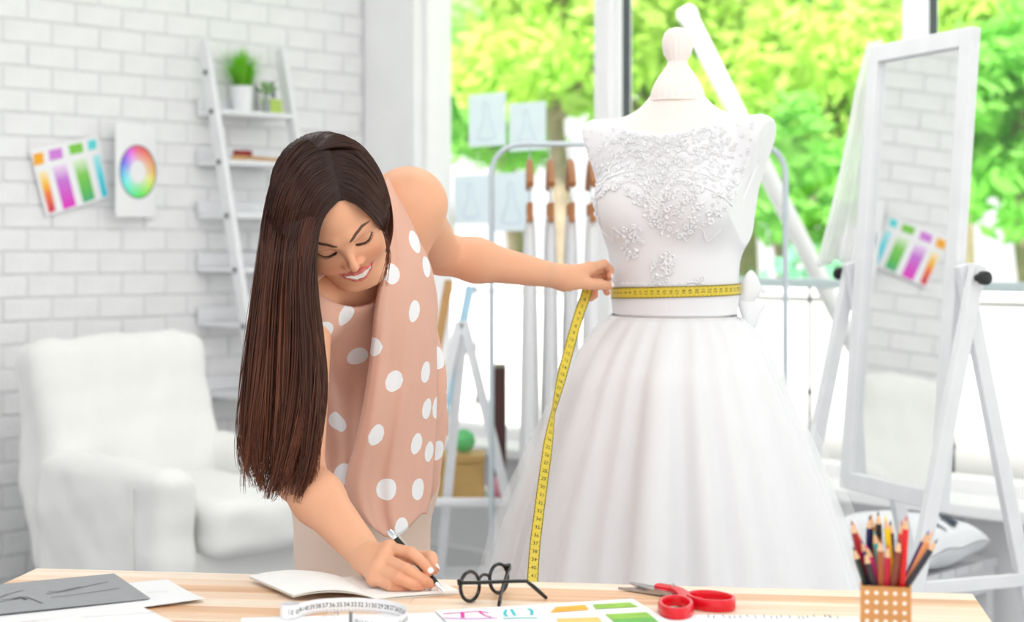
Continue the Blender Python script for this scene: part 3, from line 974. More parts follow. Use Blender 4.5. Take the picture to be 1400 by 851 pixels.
# ------------------------------------------------------------------ pencil cup and pencils
CY = 1.93; cs_ = F / CY
cx = (1211 - 700) / cs_; CW = .0585; CH = .102
ca_ = math.atan2(cx, CY); CX = np.array([math.cos(ca_), -math.sin(ca_), 0]); CYv = np.array([math.sin(ca_), math.cos(ca_), 0])
cup0 = np.array([cx, CY, 0.0])                      # middle of the front face
def cl(x, y, z): return cup0 + CX * x + CYv * y + UPZ * z
m_kraft = mat('kraft card', lin(206, 150, 92), .75, .06, 40, bump=.05); m_wdot = mat('white dot print', lin(250, 248, 242), .6)
ctop = 1.25 - (803 - HZ) / cs_; CH = ctop - TZ
cup = thing('pencil_cup', 'square kraft cardboard cup printed with rows of white dots, full of pencils', 'pencil cup', tuple(cl(0, CW / 2, TZ)))
h2 = CW / 2
for dx, dy, lx, ly in ((0, -1, h2, .001), (0, 1, h2, .001), (-1, 0, .001, h2 - .002), (1, 0, .001, h2 - .002)):
    MB().box(cl(dx * (h2 - .001), h2 + dy * (h2 - .001), TZ + CH / 2), lx, ly, CH / 2, CX, CYv, UPZ, .0004).build('side_panel', m_kraft, cup)
MB().box(cl(0, h2, TZ + .001), h2 - .002, h2 - .002, .001, CX, CYv, UPZ).build('base_panel', m_kraft, cup)
dots = MB()
for r_ in range(9):
    for c_ in range(5):
        x = (c_ - 2) * .0107; z = TZ + CH - .0075 - r_ * .0111
        dots.lathe(cl(x, -.00002, z), [(.0024, 0), (.0024, .0002)], 12, -CYv)
        dots.lathe(cl(h2 + .00002, h2 + x, z), [(.0024, 0), (.0024, .0002)], 12, CX)
        dots.lathe(cl(-h2 - .00002, h2 + x, z), [(.0024, 0), (.0024, .0002)], 12, -CX)
dots.build('dot_print', m_wdot, cup)
PEN = [  # colour name, rgb, tip px, rim px, row (depth 0..1)
 ('dark red', (160, 26, 40), (1164, 713), (1182, 803), .45), ('orange', (238, 116, 40), (1167, 718), (1189, 803), .62),
 ('dark green', (44, 60, 56), (1166, 748), (1180, 803), .25), ('violet', (96, 36, 140), (1177, 738), (1193, 803), .50),
 ('charcoal', (60, 56, 62), (1182, 753), (1195, 803), .12), ('pink', (222, 62, 130), (1184, 745), (1201, 803), .30),
 ('navy blue', (28, 34, 90), (1189, 706), (1186, 803), .80), ('ochre', (206, 130, 60), (1191, 704), (1199, 803), .90),
 ('black', (22, 22, 24), (1200.5, 699.5), (1204, 803), .72), ('turquoise', (60, 178, 178), (1195, 726), (1207, 803), .58),
 ('rust brown', (176, 92, 52), (1203, 735), (1204.5, 803), .10), ('yellow', (248, 216, 20), (1210.5, 705), (1221, 803), .60),
 ('plum', (70, 30, 66), (1217.5, 712), (1220, 803), .88), ('crimson', (206, 30, 66), (1213.5, 743), (1212.5, 803), .14),
 ('chocolate brown', (134, 66, 48), (1230, 735), (1221, 803), .12), ('scarlet', (232, 44, 36), (1233, 711), (1229, 803), .48),
 ('bright red', (226, 20, 26), (1239, 704), (1233, 803), .22), ('indigo', (56, 36, 120), (1270, 724), (1233, 803), .80),
 ('apricot', (240, 160, 92), (1275, 724), (1237, 803), .60), ('dark slate', (50, 44, 56), (1281.5, 734), (1240, 803), .34)]
m_pw = mat('sharpened wood', lin(232, 190, 150), .7, .05, 40)
for nm, rgb, tp, rm, row in PEN:
    yy = .009 + row * (CW - .018)
    sc2 = F / (CY + yy); kx = math.cos(ca_) / sc2
    tl = np.array([(tp[0] - 1211) * kx, yy + (row - .5) * .012, CZ - (tp[1] - HZ) / sc2])
    rm_ = np.array([np.clip((rm[0] - 1211) * kx, -h2 + .0065, h2 - .0065), yy, CZ - (rm[1] - HZ) / sc2])
    d = norm(tl - rm_)
    ln = (rm_[2] - (TZ + .005)) / d[2]
    for lim in (-h2 + .0065, h2 - .0065):
        if abs(d[0]) > 1e-4:
            q = (rm_[0] - lim) / d[0]
            if q > 0: ln = min(ln, max(q, .004))
    bt = rm_ - d * ln
    tip, bot = cl(*tl), cl(*bt); d = norm(tip - bot)
    L_ = np.linalg.norm(tip - bot)
    mc = mat(nm + ' lacquer', lin(*rgb), .3, .03)
    pc = thing('pencil', f'{nm} colouring pencil standing tip up in the kraft cup', 'pencil', tuple(bot), 'pencils in the cup')
    R_ = .0039
    MB().lathe(bot, [(R_, 0), (R_, L_ - .0155)], 6, d).build('barrel', mc, pc)
    MB().lathe(bot, [(R_ * .98, L_ - .0155), (.0016, L_ - .0055)], 12, d).build('sharpened_wood', m_pw, pc, smooth=True)
    MB().lathe(bot, [(.0016, L_ - .0055), (.0003, L_)], 8, d).build('lead', mc, pc, smooth=True)
# ------------------------------------------------------------------ armchair
m_slip = mat('white cotton slipcover', lin(240, 240, 238), .85, .02, 5, bump=.10, bscale=25, sheen=.2)
AB = Pn(35, 335, 5.08); AB[2] = 0
def ac(a, b, z): return AB + WN * a + WD * b + UPZ * z
RA = np.stack([WN, WD, UPZ])
arm = thing('armchair', 'white slipcovered armchair against the brick wall', 'armchair', tuple(ac(.38, .38, 0)))
def soft(name, a0, a1, b0, b1, z0, z1, r, tilt=0.0, amp=.004, seed=0, h=.012):
    amp *= 1.9
    c = ac((a0 + a1) / 2, (b0 + b1) / 2, (z0 + z1) / 2)
    R = RA.copy()
    if tilt:
        ct, st = math.cos(tilt), math.sin(tilt)
        R = np.stack([WN * ct + UPZ * st, WD, -WN * st + UPZ * ct])
    s = SDF().rbox(c, ((a1 - a0) / 2, (b1 - b0) / 2, (z1 - z0) / 2), r, R, 0,
                   disp=lambda p: wob(p, [(14, amp), (31, amp * .7), (60, amp * .35)], seed))
    ext = np.array([.62, .62, .62])
    V, Fq = s.mesh(c - ext, c + ext, h)
    return put(name, V, Fq, m_slip, arm)
soft('base', .06, .70, .03, .72, .03, .37, .03, seed=1)
soft('backrest', -.10, .13, .01, .66, .20, .96, .075, tilt=.17, seed=2, amp=.007)
soft('armrest', .02, .74, .0, .145, .02, .625, .062, seed=3, amp=.005)
soft('armrest', .02, .74, .60, .745, .02, .625, .062, seed=4, amp=.005)
soft('seat_cushion', .12, .80, .15, .595, .35, .525, .05, seed=5, amp=.004)
for a_, b_ in ((.08, .06), (.66, .06), (.08, .68), (.66, .68)):
    MB().lathe(ac(a_, b_, 0), [(.018, 0), (.022, .04)], 10).build('foot', m_white, arm)
w_ = MB()   # hanging skirt panel seams of the slipcover
for b_ in (-.004,):
    w_.tube([ac(.60, b_, .03), ac(.60, b_, .30), ac(.60, b_ - .002, .56)], .004, 6)
w_.build('seam_piping', m_slip, arm, smooth=True)

# ------------------------------------------------------------------ ladder shelf on the brick wall
lean = lambda z: .07 + .50 * (1 - z / 2.0)
def lad(px_top, z):
    """point on a rail at height z (rail plane leans on the wall)"""
    t = wall_t(px_top, lean(1.99)); return W0 + WD * t + WN * lean(z) + UPZ * z
lt0, lt1 = wall_t(279, lean(1.99)), wall_t(384, lean(1.99))
lsh = thing('ladder_shelf', 'white leaning ladder shelf with bolts against the brick wall', 'shelf', tuple(W0 + WD * (lt0 + lt1) / 2 + WN * .3))
zs = [1.735, 1.55, 1.355, 1.16, .96, .70, .42]
for t in (lt0, lt1):
    a = W0 + WD * t + WN * lean(0) ; b = W0 + WD * t + WN * lean(2.0) + UPZ * 2.0
    rail = MB().bar(a, b, .022, .05, up=WN, bev=.003).build('side_rail', m_wood_w, lsh)
    for z in [1.88] + zs:
        c = W0 + WD * (t - (.013 if t == lt0 else -.013)) + WN * lean(z) + UPZ * z
        MB().lathe(c, [(.010, 0), (.010, .004), (.006, .007)], 12, axis=-WD if t == lt0 else WD).build('bolt', mat('bolt steel', lin(120, 122, 126), .4, metal=.5) if 'bolt steel' not in bpy.data.materials else bpy.data.materials['bolt steel'], rail, smooth=True)
for z in zs:
    d0, d1 = .012, lean(z) + .03
    c = W0 + WD * (lt0 + lt1) / 2 + WN * (d0 + d1) / 2 + UPZ * z
    MB().box(c, (lt1 - lt0) / 2 - .012, (d1 - d0) / 2, .009, WD, WN, UPZ, .002).build('shelf_board', m_wood_w, lsh)
    MB().box(W0 + WD * (lt0 + lt1) / 2 + WN * .016 + UPZ * (z + .035), (lt1 - lt0) / 2 - .012, .006, .025, WD, WN, UPZ, .002).build('back_lip', m_wood_w, lsh)
def on_shelf(px, z, frac=.6):
    t = wall_t(px, lean(z) * frac); return W0 + WD * t + WN * lean(z) * frac + UPZ * z
# potted grass
zt = zs[0] + .009
pb = on_shelf(331, zt, .62)
m_pot = mat('white glazed pot', lin(236, 237, 240), .3, .01); m_soil = mat('soil', lin(90, 70, 50), .95, .3, 60)
m_grass = mat('bright grass', lin(126, 208, 48), .5, .25, 12, transl=.3)
pg = thing('potted_grass', 'bright green grass plant in a white pot on the ladder shelf', 'potted plant', tuple(pb))
MB().lathe(pb, [(.034, 0), (.042, .095), (.045, .098), (.040, .098), (.039, .088)], 24).build('pot', m_pot, pg, smooth=True)
MB().lathe(pb, [(.039, .08), (.039, .088)], 20).build('soil', m_soil, pg)
gb = MB(); r = random.Random(5)
for k in range(340):
    a = r.uniform(0, 2 * PI); rr = r.uniform(0, .032); out = r.uniform(.0, .10) * (rr / .032 * .6 + .5); hh = r.uniform(.09, .175) * (1 - out * 2.2)
    c = pb + np.array([math.cos(a) * rr, math.sin(a) * rr, .086])
    dr = np.array([math.cos(a), math.sin(a), 0]); sd_ = np.array([-math.sin(a), math.cos(a), 0]) * .0028
    p1_ = c + dr * out * .35 + UPZ * hh * .6; p2_ = c + dr * out + UPZ * hh
    for q in (p1_, p2_):
        dw = (q - W0) @ WN
        if dw < .012: q += WN * (.012 - dw)
    gb.add([c - sd_, c + sd_, p1_ + sd_ * .8, p1_ - sd_ * .8, p2_], [(0, 1, 2, 3), (3, 2, 4)])
gb.build('grass_blades', m_grass, pg, kind='stuff')
# small framed card and dried bouquet in a bottle
m_lime = mat('lime print', lin(196, 224, 110), .6); m_fig = mat('grey print', lin(120, 126, 130), .6)
cb = on_shelf(372, zt, .42)
fr = thing('picture_card', 'small standing card with a lime green band on the ladder shelf', 'card', tuple(cb))
up_ = norm(UPZ - WN * .18); fx = WD; nf = np.cross(fx, up_); nf = nf if nf @ WN > 0 else -nf
cw, ch = .055, .07
MB().box(cb + up_ * ch, cw, .004, ch, fx, nf, up_, .002).build('board', m_white, fr)
MB().box(cb + up_ * .035 + nf * .0046, cw - .006, .0006, .028, fx, nf, up_).build('lime_band', m_lime, fr)
MB().box(cb + up_ * .10 + nf * .0046 + fx * .012, .011, .0006, .032, fx, nf, up_).build('grey_figure', m_fig, fr)
vb = on_shelf(364, zt, .80)
vs = thing('bud_vase', 'small grey bud vase with sage leaves on the ladder shelf', 'vase', tuple(vb))
m_sage = mat('sage leaf', lin(150, 190, 130), .6, .2, 30)
MB().lathe(vb, [(.012, 0), (.016, .02), (.014, .045), (.007, .06), (.008, .075)], 16).build('vase_body', mat('grey glass', lin(150, 156, 160), .2), vs, smooth=True)
lf = MB(); r = random.Random(9)
for k in range(26):
    a = r.uniform(0, 6.28); e = r.uniform(.2, 1.3); d = np.array([math.cos(a) * math.cos(e), math.sin(a) * math.cos(e), math.sin(e)])
    b0 = vb + UPZ * .07; tip = b0 + d * r.uniform(.04, .085) + UPZ * .01
    s_ = norm(np.cross(d, UPZ + .01)) * .008; md = b0 * .4 + tip * .6
    lf.add([b0, md + s_, tip, md - s_], [(0, 1, 2, 3)])
lf.build('leaves', m_sage, vs, kind='stuff')
# wooden brush on the second shelf
bz = zs[1] + .009
b0, b1 = on_shelf(318, bz, .75), on_shelf(392, bz, .75)
br = thing('clothes_brush', 'wooden handled brush with dark red head on the ladder shelf', 'brush', tuple((b0 + b1) / 2))
MB().tube(spline([b0 + UPZ * .012, b0 * .8 + b1 * .2 + UPZ * .016, b0 * .5 + b1 * .5 + UPZ * .012, b1 + UPZ * .010], 16), np.interp(np.linspace(0, 1, 16), [0, .15, .3, .45, 1], [.008, .015, .014, .008, .007]), 10).build('handle', mat('honey wood', lin(206, 160, 100), .5, .1, 30), br, smooth=True)
MB().box(b0 * .82 + b1 * .18 + UPZ * .03, .035, .015, .010, WD, WN, UPZ, .004).build('bristle_head', mat('dark red bristle', lin(140, 40, 44), .8, .2, 80), br)

# ------------------------------------------------------------------ sheets on the brick wall
m_vc = mat('printed colour', (1, 1, 1), .6, .01, attr='Col')
ch = thing('colour_chart_poster', 'white sheet with four columns of colour swatches pinned to the brick wall', 'colour chart', tuple(wall_pt(97, 295, .01)))
def wq(name, px4, off, m, parent, nr=10, nc=3, cols=None, bow=0.0):
    c4 = [wall_pt(x, y, .012) for x, y in px4]; V = []; C = []
    for i in range(nr):
        for j in range(nc):
            u, v = j / (nc - 1), i / (nr - 1)
            p = (c4[0] * (1 - u) + c4[1] * u) * (1 - v) + (c4[3] * (1 - u) + c4[2] * u) * v
            p = p + WN * (off + bow * math.sin(PI * v))
            V.append(p)
            if cols is not None: C.append(cols(u, v))
    if cols is None:
        G = np.array(V).reshape(nr, nc, 3)
        V, Fs = sheet_solid(G, .0008)
        return put(name, V, Fs, m, parent, smooth=False)
    return put(name, V, grid_faces(nr, nc), m, parent, smooth=False, colors=np.array(C))
wq('sheet', [(40, 205), (134, 185), (151, 270), (63, 296)], 0, m_paper, ch, 8, 8)
def ramp(stops):
    def f(u, v):
        xs = [s_[0] for s_ in stops]; return [np.interp(v, xs, [lin(*s_[1])[k] for s_ in stops]) for k in range(3)]
    return f
cols4 = [
 ([(45, 211), (59, 208), (60, 224), (46, 227)], (250, 176, 40), [(52, 236), (64, 233), (76, 288), (67, 292)], [(0, (255, 240, 200)), (.3, (252, 200, 60)), (.55, (246, 130, 70)), (1, (214, 40, 90))]),
 ([(66, 206), (84, 202), (86, 216), (68, 220)], (214, 130, 222), [(71, 228), (90, 224), (104, 281), (87, 287)], [(0, (244, 226, 248)), (.35, (206, 120, 220)), (1, (232, 50, 196))]),
 ([(93, 199), (112, 195), (114, 208), (96, 212)], (130, 206, 76), [(99, 220), (117, 216), (130, 272), (114, 278)], [(0, (232, 246, 220)), (.35, (134, 210, 90)), (.8, (96, 196, 96)), (1, (90, 180, 140))]),
 ([(119, 193), (131, 190), (132, 203), (121, 206)], (100, 224, 226), [(126, 214), (136, 211), (147, 267), (140, 271)], [(0, (190, 244, 246)), (.5, (92, 226, 240)), (1, (60, 214, 236))])]
for sq, c_, bar_, st in cols4:
    wq('swatch', sq, .0012, m_vc, ch, 3, 3, lambda u, v, c_=c_: lin(*c_))
    wq('colour_bar', bar_, .0012, m_vc, ch, 12, 3, ramp(st))
cwh = thing('colour_wheel_poster', 'white sheet with a round colour wheel standing off the brick wall', 'colour wheel', tuple(wall_pt(187, 296, .02)))
beta = math.radians(16); wx = WD * math.cos(beta) - WN * math.sin(beta); wnn = WN * math.cos(beta) + WD * math.sin(beta)
wc = wall_pt(188.5, 235, .045)
sw_ = .105; zt_, zb_ = 65 * wc[1] / F, 62 * wc[1] / F
MB().box(wc + UPZ * (zt_ - zb_) / 2 - wnn * .001 - wx * .010, sw_, .0008, (zt_ + zb_) / 2, wx, wnn, UPZ).build('sheet', m_paper, cwh)
R0, R1 = .040, .094; import colorsys
V = []; C = []; Fs = []
nA, nR = 48, 5
for i in range(nR):
    r_ = R0 + (R1 - R0) * i / (nR - 1)
    for k in range(nA):
        a = 2 * PI * k / nA
        V.append(wc + wx * math.cos(a) * r_ + UPZ * math.sin(a) * r_ + wnn * .0004)
        hue = ((a / (2 * PI)) * -1 + .25) % 1.0     # red on top, yellow right, green bottom, blue left
        hh = np.interp((.25 - a / (2 * PI)) % 1.0, [0, .25, .5, .75, 1], [0.97, 1.11, 1.36, 1.57, 1.97]) % 1.0
        sat = .18 + .47 * i / (nR - 1); q = colorsys.hsv_to_rgb(hh, sat, .97)
        C.append(lin(*[x * 255 for x in q]))
for i in range(nR - 1):
    for k in range(nA): Fs.append((i * nA + k, i * nA + (k + 1) % nA, (i + 1) * nA + (k + 1) % nA, (i + 1) * nA + k))
put('wheel_print', V, Fs, m_vc, cwh, smooth=False, colors=np.array(C))
MB().tube([wc + wx * math.cos(a) * R1 + UPZ * math.sin(a) * R1 + wnn * .001 for a in np.linspace(0, 2 * PI, 49)[:-1]], .0022, 5, closed=True).build('outline', m_fig, cwh)

# ------------------------------------------------------------------ standing mirror
CAMP = np.array([0, 0, CZ])
MC = Pn(1240, 366, 4.01)
M_ = Pn(1249, 345, 4.01); pp = wall_pt(97, 240, .01)
n_m = norm(norm(pp - M_) - norm(M_ - CAMP))
wx_ = norm(np.cross(UPZ, n_m)); vy_ = np.cross(n_m, wx_)
if wx_[0] < 0: wx_ = -wx_
if vy_[2] < 0: vy_ = -vy_
HW, HH = .212, .565
foot_c = MC.copy(); foot_c[2] = 0
mir = thing('standing_mirror', 'tall white framed tilting mirror on splayed legs by the window', 'mirror', tuple(foot_c))
m_mirror = mat('mirror glass', (.93, .94, .94), .015, .0, metal=1.0)
MB().box(MC - n_m * .004, HW - .03, HH - .03, .003, wx_, vy_, n_m).build('mirror_glass', m_mirror, mir)
FWd = .022
for sx in (-1, 1):
    MB().box(MC + wx_ * sx * (HW - FWd), FWd, HH, .014, wx_, vy_, n_m, .003).build('frame_stile', m_wood_w, mir)
for sy in (-1, 1):
    MB().box(MC + vy_ * sy * (HH - FWd), HW - 2 * FWd, FWd, .014, wx_, vy_, n_m, .003).build('frame_rail', m_wood_w, mir)
MB().box(MC - n_m * .016, HW - .01, HH - .01, .004, wx_, vy_, n_m).build('back_panel', m_wood_w, mir)
hn = norm(np.array([n_m[0], n_m[1], 0])); hx = norm(np.array([wx_[0], wx_[1], 0]))
m_bolt = mat('black knob', lin(34, 36, 38), .5)
for sx in (-1, 1):
    pv_ = MC + hx * sx * (HW + .022) + UPZ * (-.02)
    for fb in (-1, 1):
        spread = .27
        ft = pv_ + hn * fb * spread; ft[2] = 0.0
        top = pv_ - hn * fb * .012 + UPZ * .03
        lg = MB().bar(ft + UPZ * .001 + hx * sx * (.0 if fb < 0 else .026), top + hx * sx * (.0 if fb < 0 else .026), .024, .036, up=hn, bev=.003).build('leg', m_wood_w, mir)
    MB().lathe(pv_ + hx * sx * .036, [(.008, -.05), (.008, .02), (.016, .022), (.016, .038), (.010, .042)], 12, axis=hx * sx).build('pivot_knob', m_bolt, mir, smooth=True)
    a_ = pv_ + hn * spread * .60; a_[2] = pv_[2] * .40 ; b_ = pv_ - hn * spread * .60; b_[2] = pv_[2] * .40
    MB().bar(a_ + hx * sx * .013, b_ + hx * sx * .013, .016, .03, bev=.002).build('side_stretcher', m_wood_w, mir)
a_ = MC - hx * (HW + .02) - hn * .27 * .75; b_ = MC + hx * (HW + .02) - hn * .27 * .75
a_[2] = b_[2] = .30
MB().bar(a_, b_, .018, .04, bev=.002).build('back_stretcher', m_wood_w, mir)

# veil hanging over the mirror's corner
m_veil = mat('white tulle', lin(252, 252, 253), .8, .01, alpha=.62, transl=.55)
Lp = spline([(1186, 58, 4.33), (1170, 120, 4.32), (1155, 200, 4.30), (1136, 285, 4.28), (1116, 362, 4.27)], 40)
Rp = spline([(1206, 54, 4.31), (1200, 120, 4.30), (1194, 200, 4.28), (1187, 290, 4.27), (1180, 356, 4.26)], 40)
G = np.zeros((40, 48, 3))
for i in range(40):
    for j in range(48):
        u = j / 47; q = Lp[i] * (1 - u) + Rp[i] * u
        v = i / 39; dep = .022 * (.25 + v) * math.sin(u * 19 + 1.2 * v) + .010 * v * math.sin(u * 41 + 4 * v)
        yy = q[1] + (9 * math.sin(u * 11) + 5 * math.sin(u * 27)) * max(0, v - .75) * 4 * .35
        G[i, j] = Pn(q[0], yy, q[2] + dep)
V, Fs = sheet_solid(G, .0015)
o = put('veil', V, Fs, m_veil, None, loc=tuple(G[0].mean(0)))
tag(o, 'sheer white bridal veil hanging from the corner of the standing mirror', 'veil')

# ------------------------------------------------------------------ bench and cushion by the window
E2 = -ED; BC = np.array([1.052, 4.305, 0]) + WD * .03 + E2 * .03
bn = thing('bench', 'low white slatted bench below the window behind the mirror', 'bench', tuple(BC + WD * .24 + E2 * .22))
BT = .36
for k in range(6):
    c = BC + WD * (.04 + k * .08) + E2 * .22 + UPZ * (BT - .012)
    MB().box(c, .037, .22, .012, WD, E2, UPZ, .003).build('slat', m_wood_w, bn)
for e in (.02, .42):
    MB().box(BC + WD * .24 + E2 * e + UPZ * (BT - .06), .235, .011, .035, WD, E2, UPZ, .002).build('rail', m_wood_w, bn)
for a_, b_ in ((.03, .03), (.45, .03), (.03, .41), (.45, .41)):
    MB().box(BC + WD * a_ + E2 * b_ + UPZ * (BT - .095) / 2, .02, .02, (BT - .095) / 2, WD, E2, UPZ, .002).build('leg', m_wood_w, bn)
cuc = Pn(1228, 738, 4.55); cuc[2] = BT + .006
cu = thing('cushion', 'white scatter cushion with dark blue blotches on the low bench', 'cushion', tuple(cuc))
n_ = 34; V = []
sz_ = .185
for sgn in (1, -1):
    for i in range(n_):
        for j in range(n_):
            u, v = 2 * i / (n_ - 1) - 1, 2 * j / (n_ - 1) - 1
            pin = 1 - .10 * (1 - abs(u * v)) * (abs(u) + abs(v)) / 2
            th = .065 * max(0, (1 - u ** 4) * (1 - v ** 4)) ** .5 + .001
            V.append(cuc + (WD * u + E2 * v) * sz_ * pin + UPZ * (.068 + sgn * th + .004 * math.sin(7 * u + 3 * v)))
Fs = grid_faces(n_, n_); Fs = Fs + [tuple(n_ * n_ + q for q in reversed(f)) for f in grid_faces(n_, n_)]
m_cush = mat('white cushion cover', lin(238, 240, 243), .85, .03)
put('cover', V, Fs, m_cush, cu)
m_blot = mat('dark blue blotch', lin(58, 70, 84), .85, .1)
for (u0, v0, r0) in ((.55, -.55, .22), (.30, -.72, .14), (.72, -.2, .12), (-.1, -.75, .12)):
    pts = []; 
    V = []; 
    for k in range(15):
        a = 2 * PI * k / 14; rr = r0 * (1 + .35 * math.sin(3 * a + u0 * 9)) if k < 14 else 0
        u, v = u0 + rr * math.cos(a) * .6, v0 + rr * math.sin(a)
        u, v = max(-.98, min(.98, u)), max(-.98, min(.98, v))
        pin = 1 - .10 * (1 - abs(u * v)) * (abs(u) + abs(v)) / 2
        th = .065 * max(0, (1 - u ** 4) * (1 - v ** 4)) ** .5 + .001
        V.append(cuc + (WD * u + E2 * v) * sz_ * pin + UPZ * (.068 + th + .006 + .004 * math.sin(7 * u + 3 * v)))
    put('blotch_print', V, [(k, (k + 1) % 14, 14) for k in range(14)], m_blot, cu)

# ------------------------------------------------------------------ garment rack with gowns on wooden hangers
RY = 5.0
m_chrome = mat('pale rack steel', lin(196, 206, 212), .3, .03, metal=.4)
xl, xr = (672 - 700) * RY / F, (1074 - 700) * RY / F
zt = CZ + (335 - 197) * RY / F
rk = thing('garment_rack', 'slim pale steel garment rack with rounded corners behind the dress form', 'clothes rack', ((xl + xr) / 2, RY, 0))
rc = .09
arc = [(xl, RY, .06), (xl, RY, zt - rc)] + [(xl + rc - rc * math.cos(a), RY, zt - rc + rc * math.sin(a)) for a in np.linspace(.2, PI / 2, 6)] + \
      [(xr - rc + rc * math.sin(a), RY, zt - rc + rc * math.cos(a)) for a in np.linspace(0, PI / 2 - .2, 6)] + [(xr, RY, zt - rc), (xr, RY, .06)]
MB().tube(arc, .009, 10).build('bent_tube', m_chrome, rk, smooth=True)
for x in (xl, xr):
    MB().tube([(x, RY - .13, .06), (x, RY + .11, .06)], .009, 8).build('foot_bar', m_chrome, rk, smooth=True)
    for dy in (-.12, .10):
        MB().lathe((x - .009, RY + dy, .0255), [(.025, 0), (.025, .018)], 14, (1, 0, 0)).build('castor', m_bolt, rk, smooth=True)
MB().tube([(xl, RY, .25), (xr, RY, .25)], .007, 8).build('lower_bar', m_chrome, rk, smooth=True)
m_hang = mat('hanger wood', lin(170, 112, 66), .45, .12, 30)
m_gown = mat('white gown fabric', lin(250, 250, 251), .8, .01, transl=.5)
for i, (px, gw) in enumerate(((724, .020), (752, .019), (780, .020), (808, .019))):
    x = (px - 700) * RY / F
    wh = ['beside the rounded end of the rack', 'second from the rounded end of the rack', 'third from the rounded end of the rack', 'closest to the dress form'][i]
    hg = thing('clothes_hanger', 'wooden clothes hanger on the rack, ' + wh, 'hanger', (x, RY, zt - .19), 'wooden hangers on the rack')
    hz = zt - .055
    hook = [(x, RY + .012 * math.cos(a), zt + .012 * math.sin(a) + .0) for a in np.linspace(-.6, PI, 9)] + [(x, RY - .012, zt - .02), (x, RY, zt - .03), (x, RY, hz)]
    MB().tube(hook, .0018, 6).build('hook', m_chrome, hg, smooth=True)
    arcp = [(x, RY + s_ * .19, hz - .075 * abs(s_) ** 1.4) for s_ in np.linspace(-1, 1, 15)]
    MB().tube(arcp, .011, 8).build('wooden_arm', m_hang, hg, smooth=True)
    for s_ in (-1, 1):
        MB().box((x, RY + s_ * .12, hz - .155), .009, .02, .03, bev=.003).build('wooden_clip', m_hang, hg)
    MB().tube([(x, RY - .15, hz - .115), (x, RY + .15, hz - .115)], .003, 6).build('trouser_bar', m_chrome, hg, smooth=True)
    MB().tube([(x, RY, hz), (x, RY, hz - .115)], .003, 6).build('stem', m_chrome, hg, smooth=True)
    zs0 = hz - .165
    rings = []
    for k in range(26):
        v = k / 25; z = zs0 - v * (zs0 - (.28 + .03 * i))
        rx = gw * (.70 + .95 * v ** .6); ry = .13 + .06 * v
        ring = []
        for q in range(40):
            a = 2 * PI * q / 40
            fo = 1 + (.06 + .20 * v) * math.sin(9 * a + i * 1.7 + 1.5 * v) * .6 + .06 * v * math.sin(17 * a + i)
            ring.append((x + rx * fo * math.cos(a) + .003 * v * math.sin(5 * v + i), RY + ry * (1 + .3 * (fo - 1)) * math.sin(a), z))
        rings.append(ring)
    o = MB().loft(rings).build('hanging_gown', m_gown, None, loc=(x, RY, zs0), smooth=True)
    tag(o, 'white gathered gown hanging from its wooden hanger, ' + wh, 'gown', 'gowns on the rack')

# ------------------------------------------------------------------ low table with things near the window
LY = 5.30
lz = CZ - (684 - HZ) * LY / F
lx0, lx1 = -.62, (692 - 700) * LY / F
lt_ = thing('low_table', 'low white side table by the window behind the writing person', 'side table', ((lx0 + lx1) / 2, LY + .15, 0))
MB().box(((lx0 + lx1) / 2, LY + .15, lz - .012), (lx1 - lx0) / 2, .16, .012, bev=.004).build('table_top', m_white, lt_)
MB().box(((lx0 + lx1) / 2, LY + .15, .15), (lx1 - lx0) / 2 - .03, .13, .010, bev=.003).build('lower_shelf', m_white, lt_)
for x in (lx0 + .025, lx1 - .025 - .02):
    for y in (LY + .02, LY + .28):
        MB().box((x, y, (lz - .024) / 2), .014, .014, (lz - .024) / 2, bev=.002).build('leg', m_white, lt_)
m_ply = mat('honey plywood', lin(206, 168, 104), .55, .12, 14)
bx0, bx1 = (590 - 700) * LY / F, (661 - 700) * LY / F
bxh = 60 * LY / F
wb = thing('wooden_box', 'honey coloured wooden box with a lid on the low white table', 'box', ((bx0 + bx1) / 2, LY + .10, lz))
MB().box(((bx0 + bx1) / 2, LY + .10, lz + bxh * .40), (bx1 - bx0) / 2, .075, bxh * .40, bev=.003).build('box_body', m_ply, wb)
MB().box(((bx0 + bx1) / 2, LY + .10, lz + bxh * .90), (bx1 - bx0) / 2 + .003, .078, bxh * .10 - .001, bev=.003).build('lid', m_ply, wb)
gy = lz + bxh
ybx = (633 - 700) * LY / F
def yarn(name, c, R, m, label):
    t = thing(name, label, 'yarn', (c[0], c[1], c[2] - R))
    rr = np.random.default_rng(int(c[0] * 1000) % 97)
    MB().lathe((c[0], c[1], c[2]), [(R * .93 * math.sin(a), -R * .93 * math.cos(a)) for a in np.linspace(.08, PI - .08, 14)], 20).build('core', m, t, smooth=True)
    b = MB()
    for k in range(16):
        q = norm(rr.normal(size=3)); e1_ = norm(np.cross(q, [0.3, .5, .8])); e2_ = np.cross(q, e1_)
        b.tube([c + (e1_ * math.cos(a) + e2_ * math.sin(a)) * R * .95 for a in np.linspace(0, 2 * PI, 25)[:-1]], R * .05, 5, closed=True)
    b.build('windings', m, t, smooth=True, kind='stuff')
yarn('yarn_ball', np.array([ybx, LY + .10, gy + .038]), .038, mat('mint yarn', lin(120, 214, 140), .9, .1, 40), 'mint green ball of yarn on the wooden box')
yarn('yarn_ball', np.array([(700 - 700) * LY / F - .045, LY + .06, lz + .034]), .034, mat('pink yarn', lin(226, 160, 176), .9, .1, 40), 'pink ball of yarn on the low table beside the dark frame')
fx0, fx1 = (676 - 700) * (LY + .2) / F, (692 - 700) * (LY + .2) / F
ftop = CZ - (500 - HZ) * (LY + .2) / F
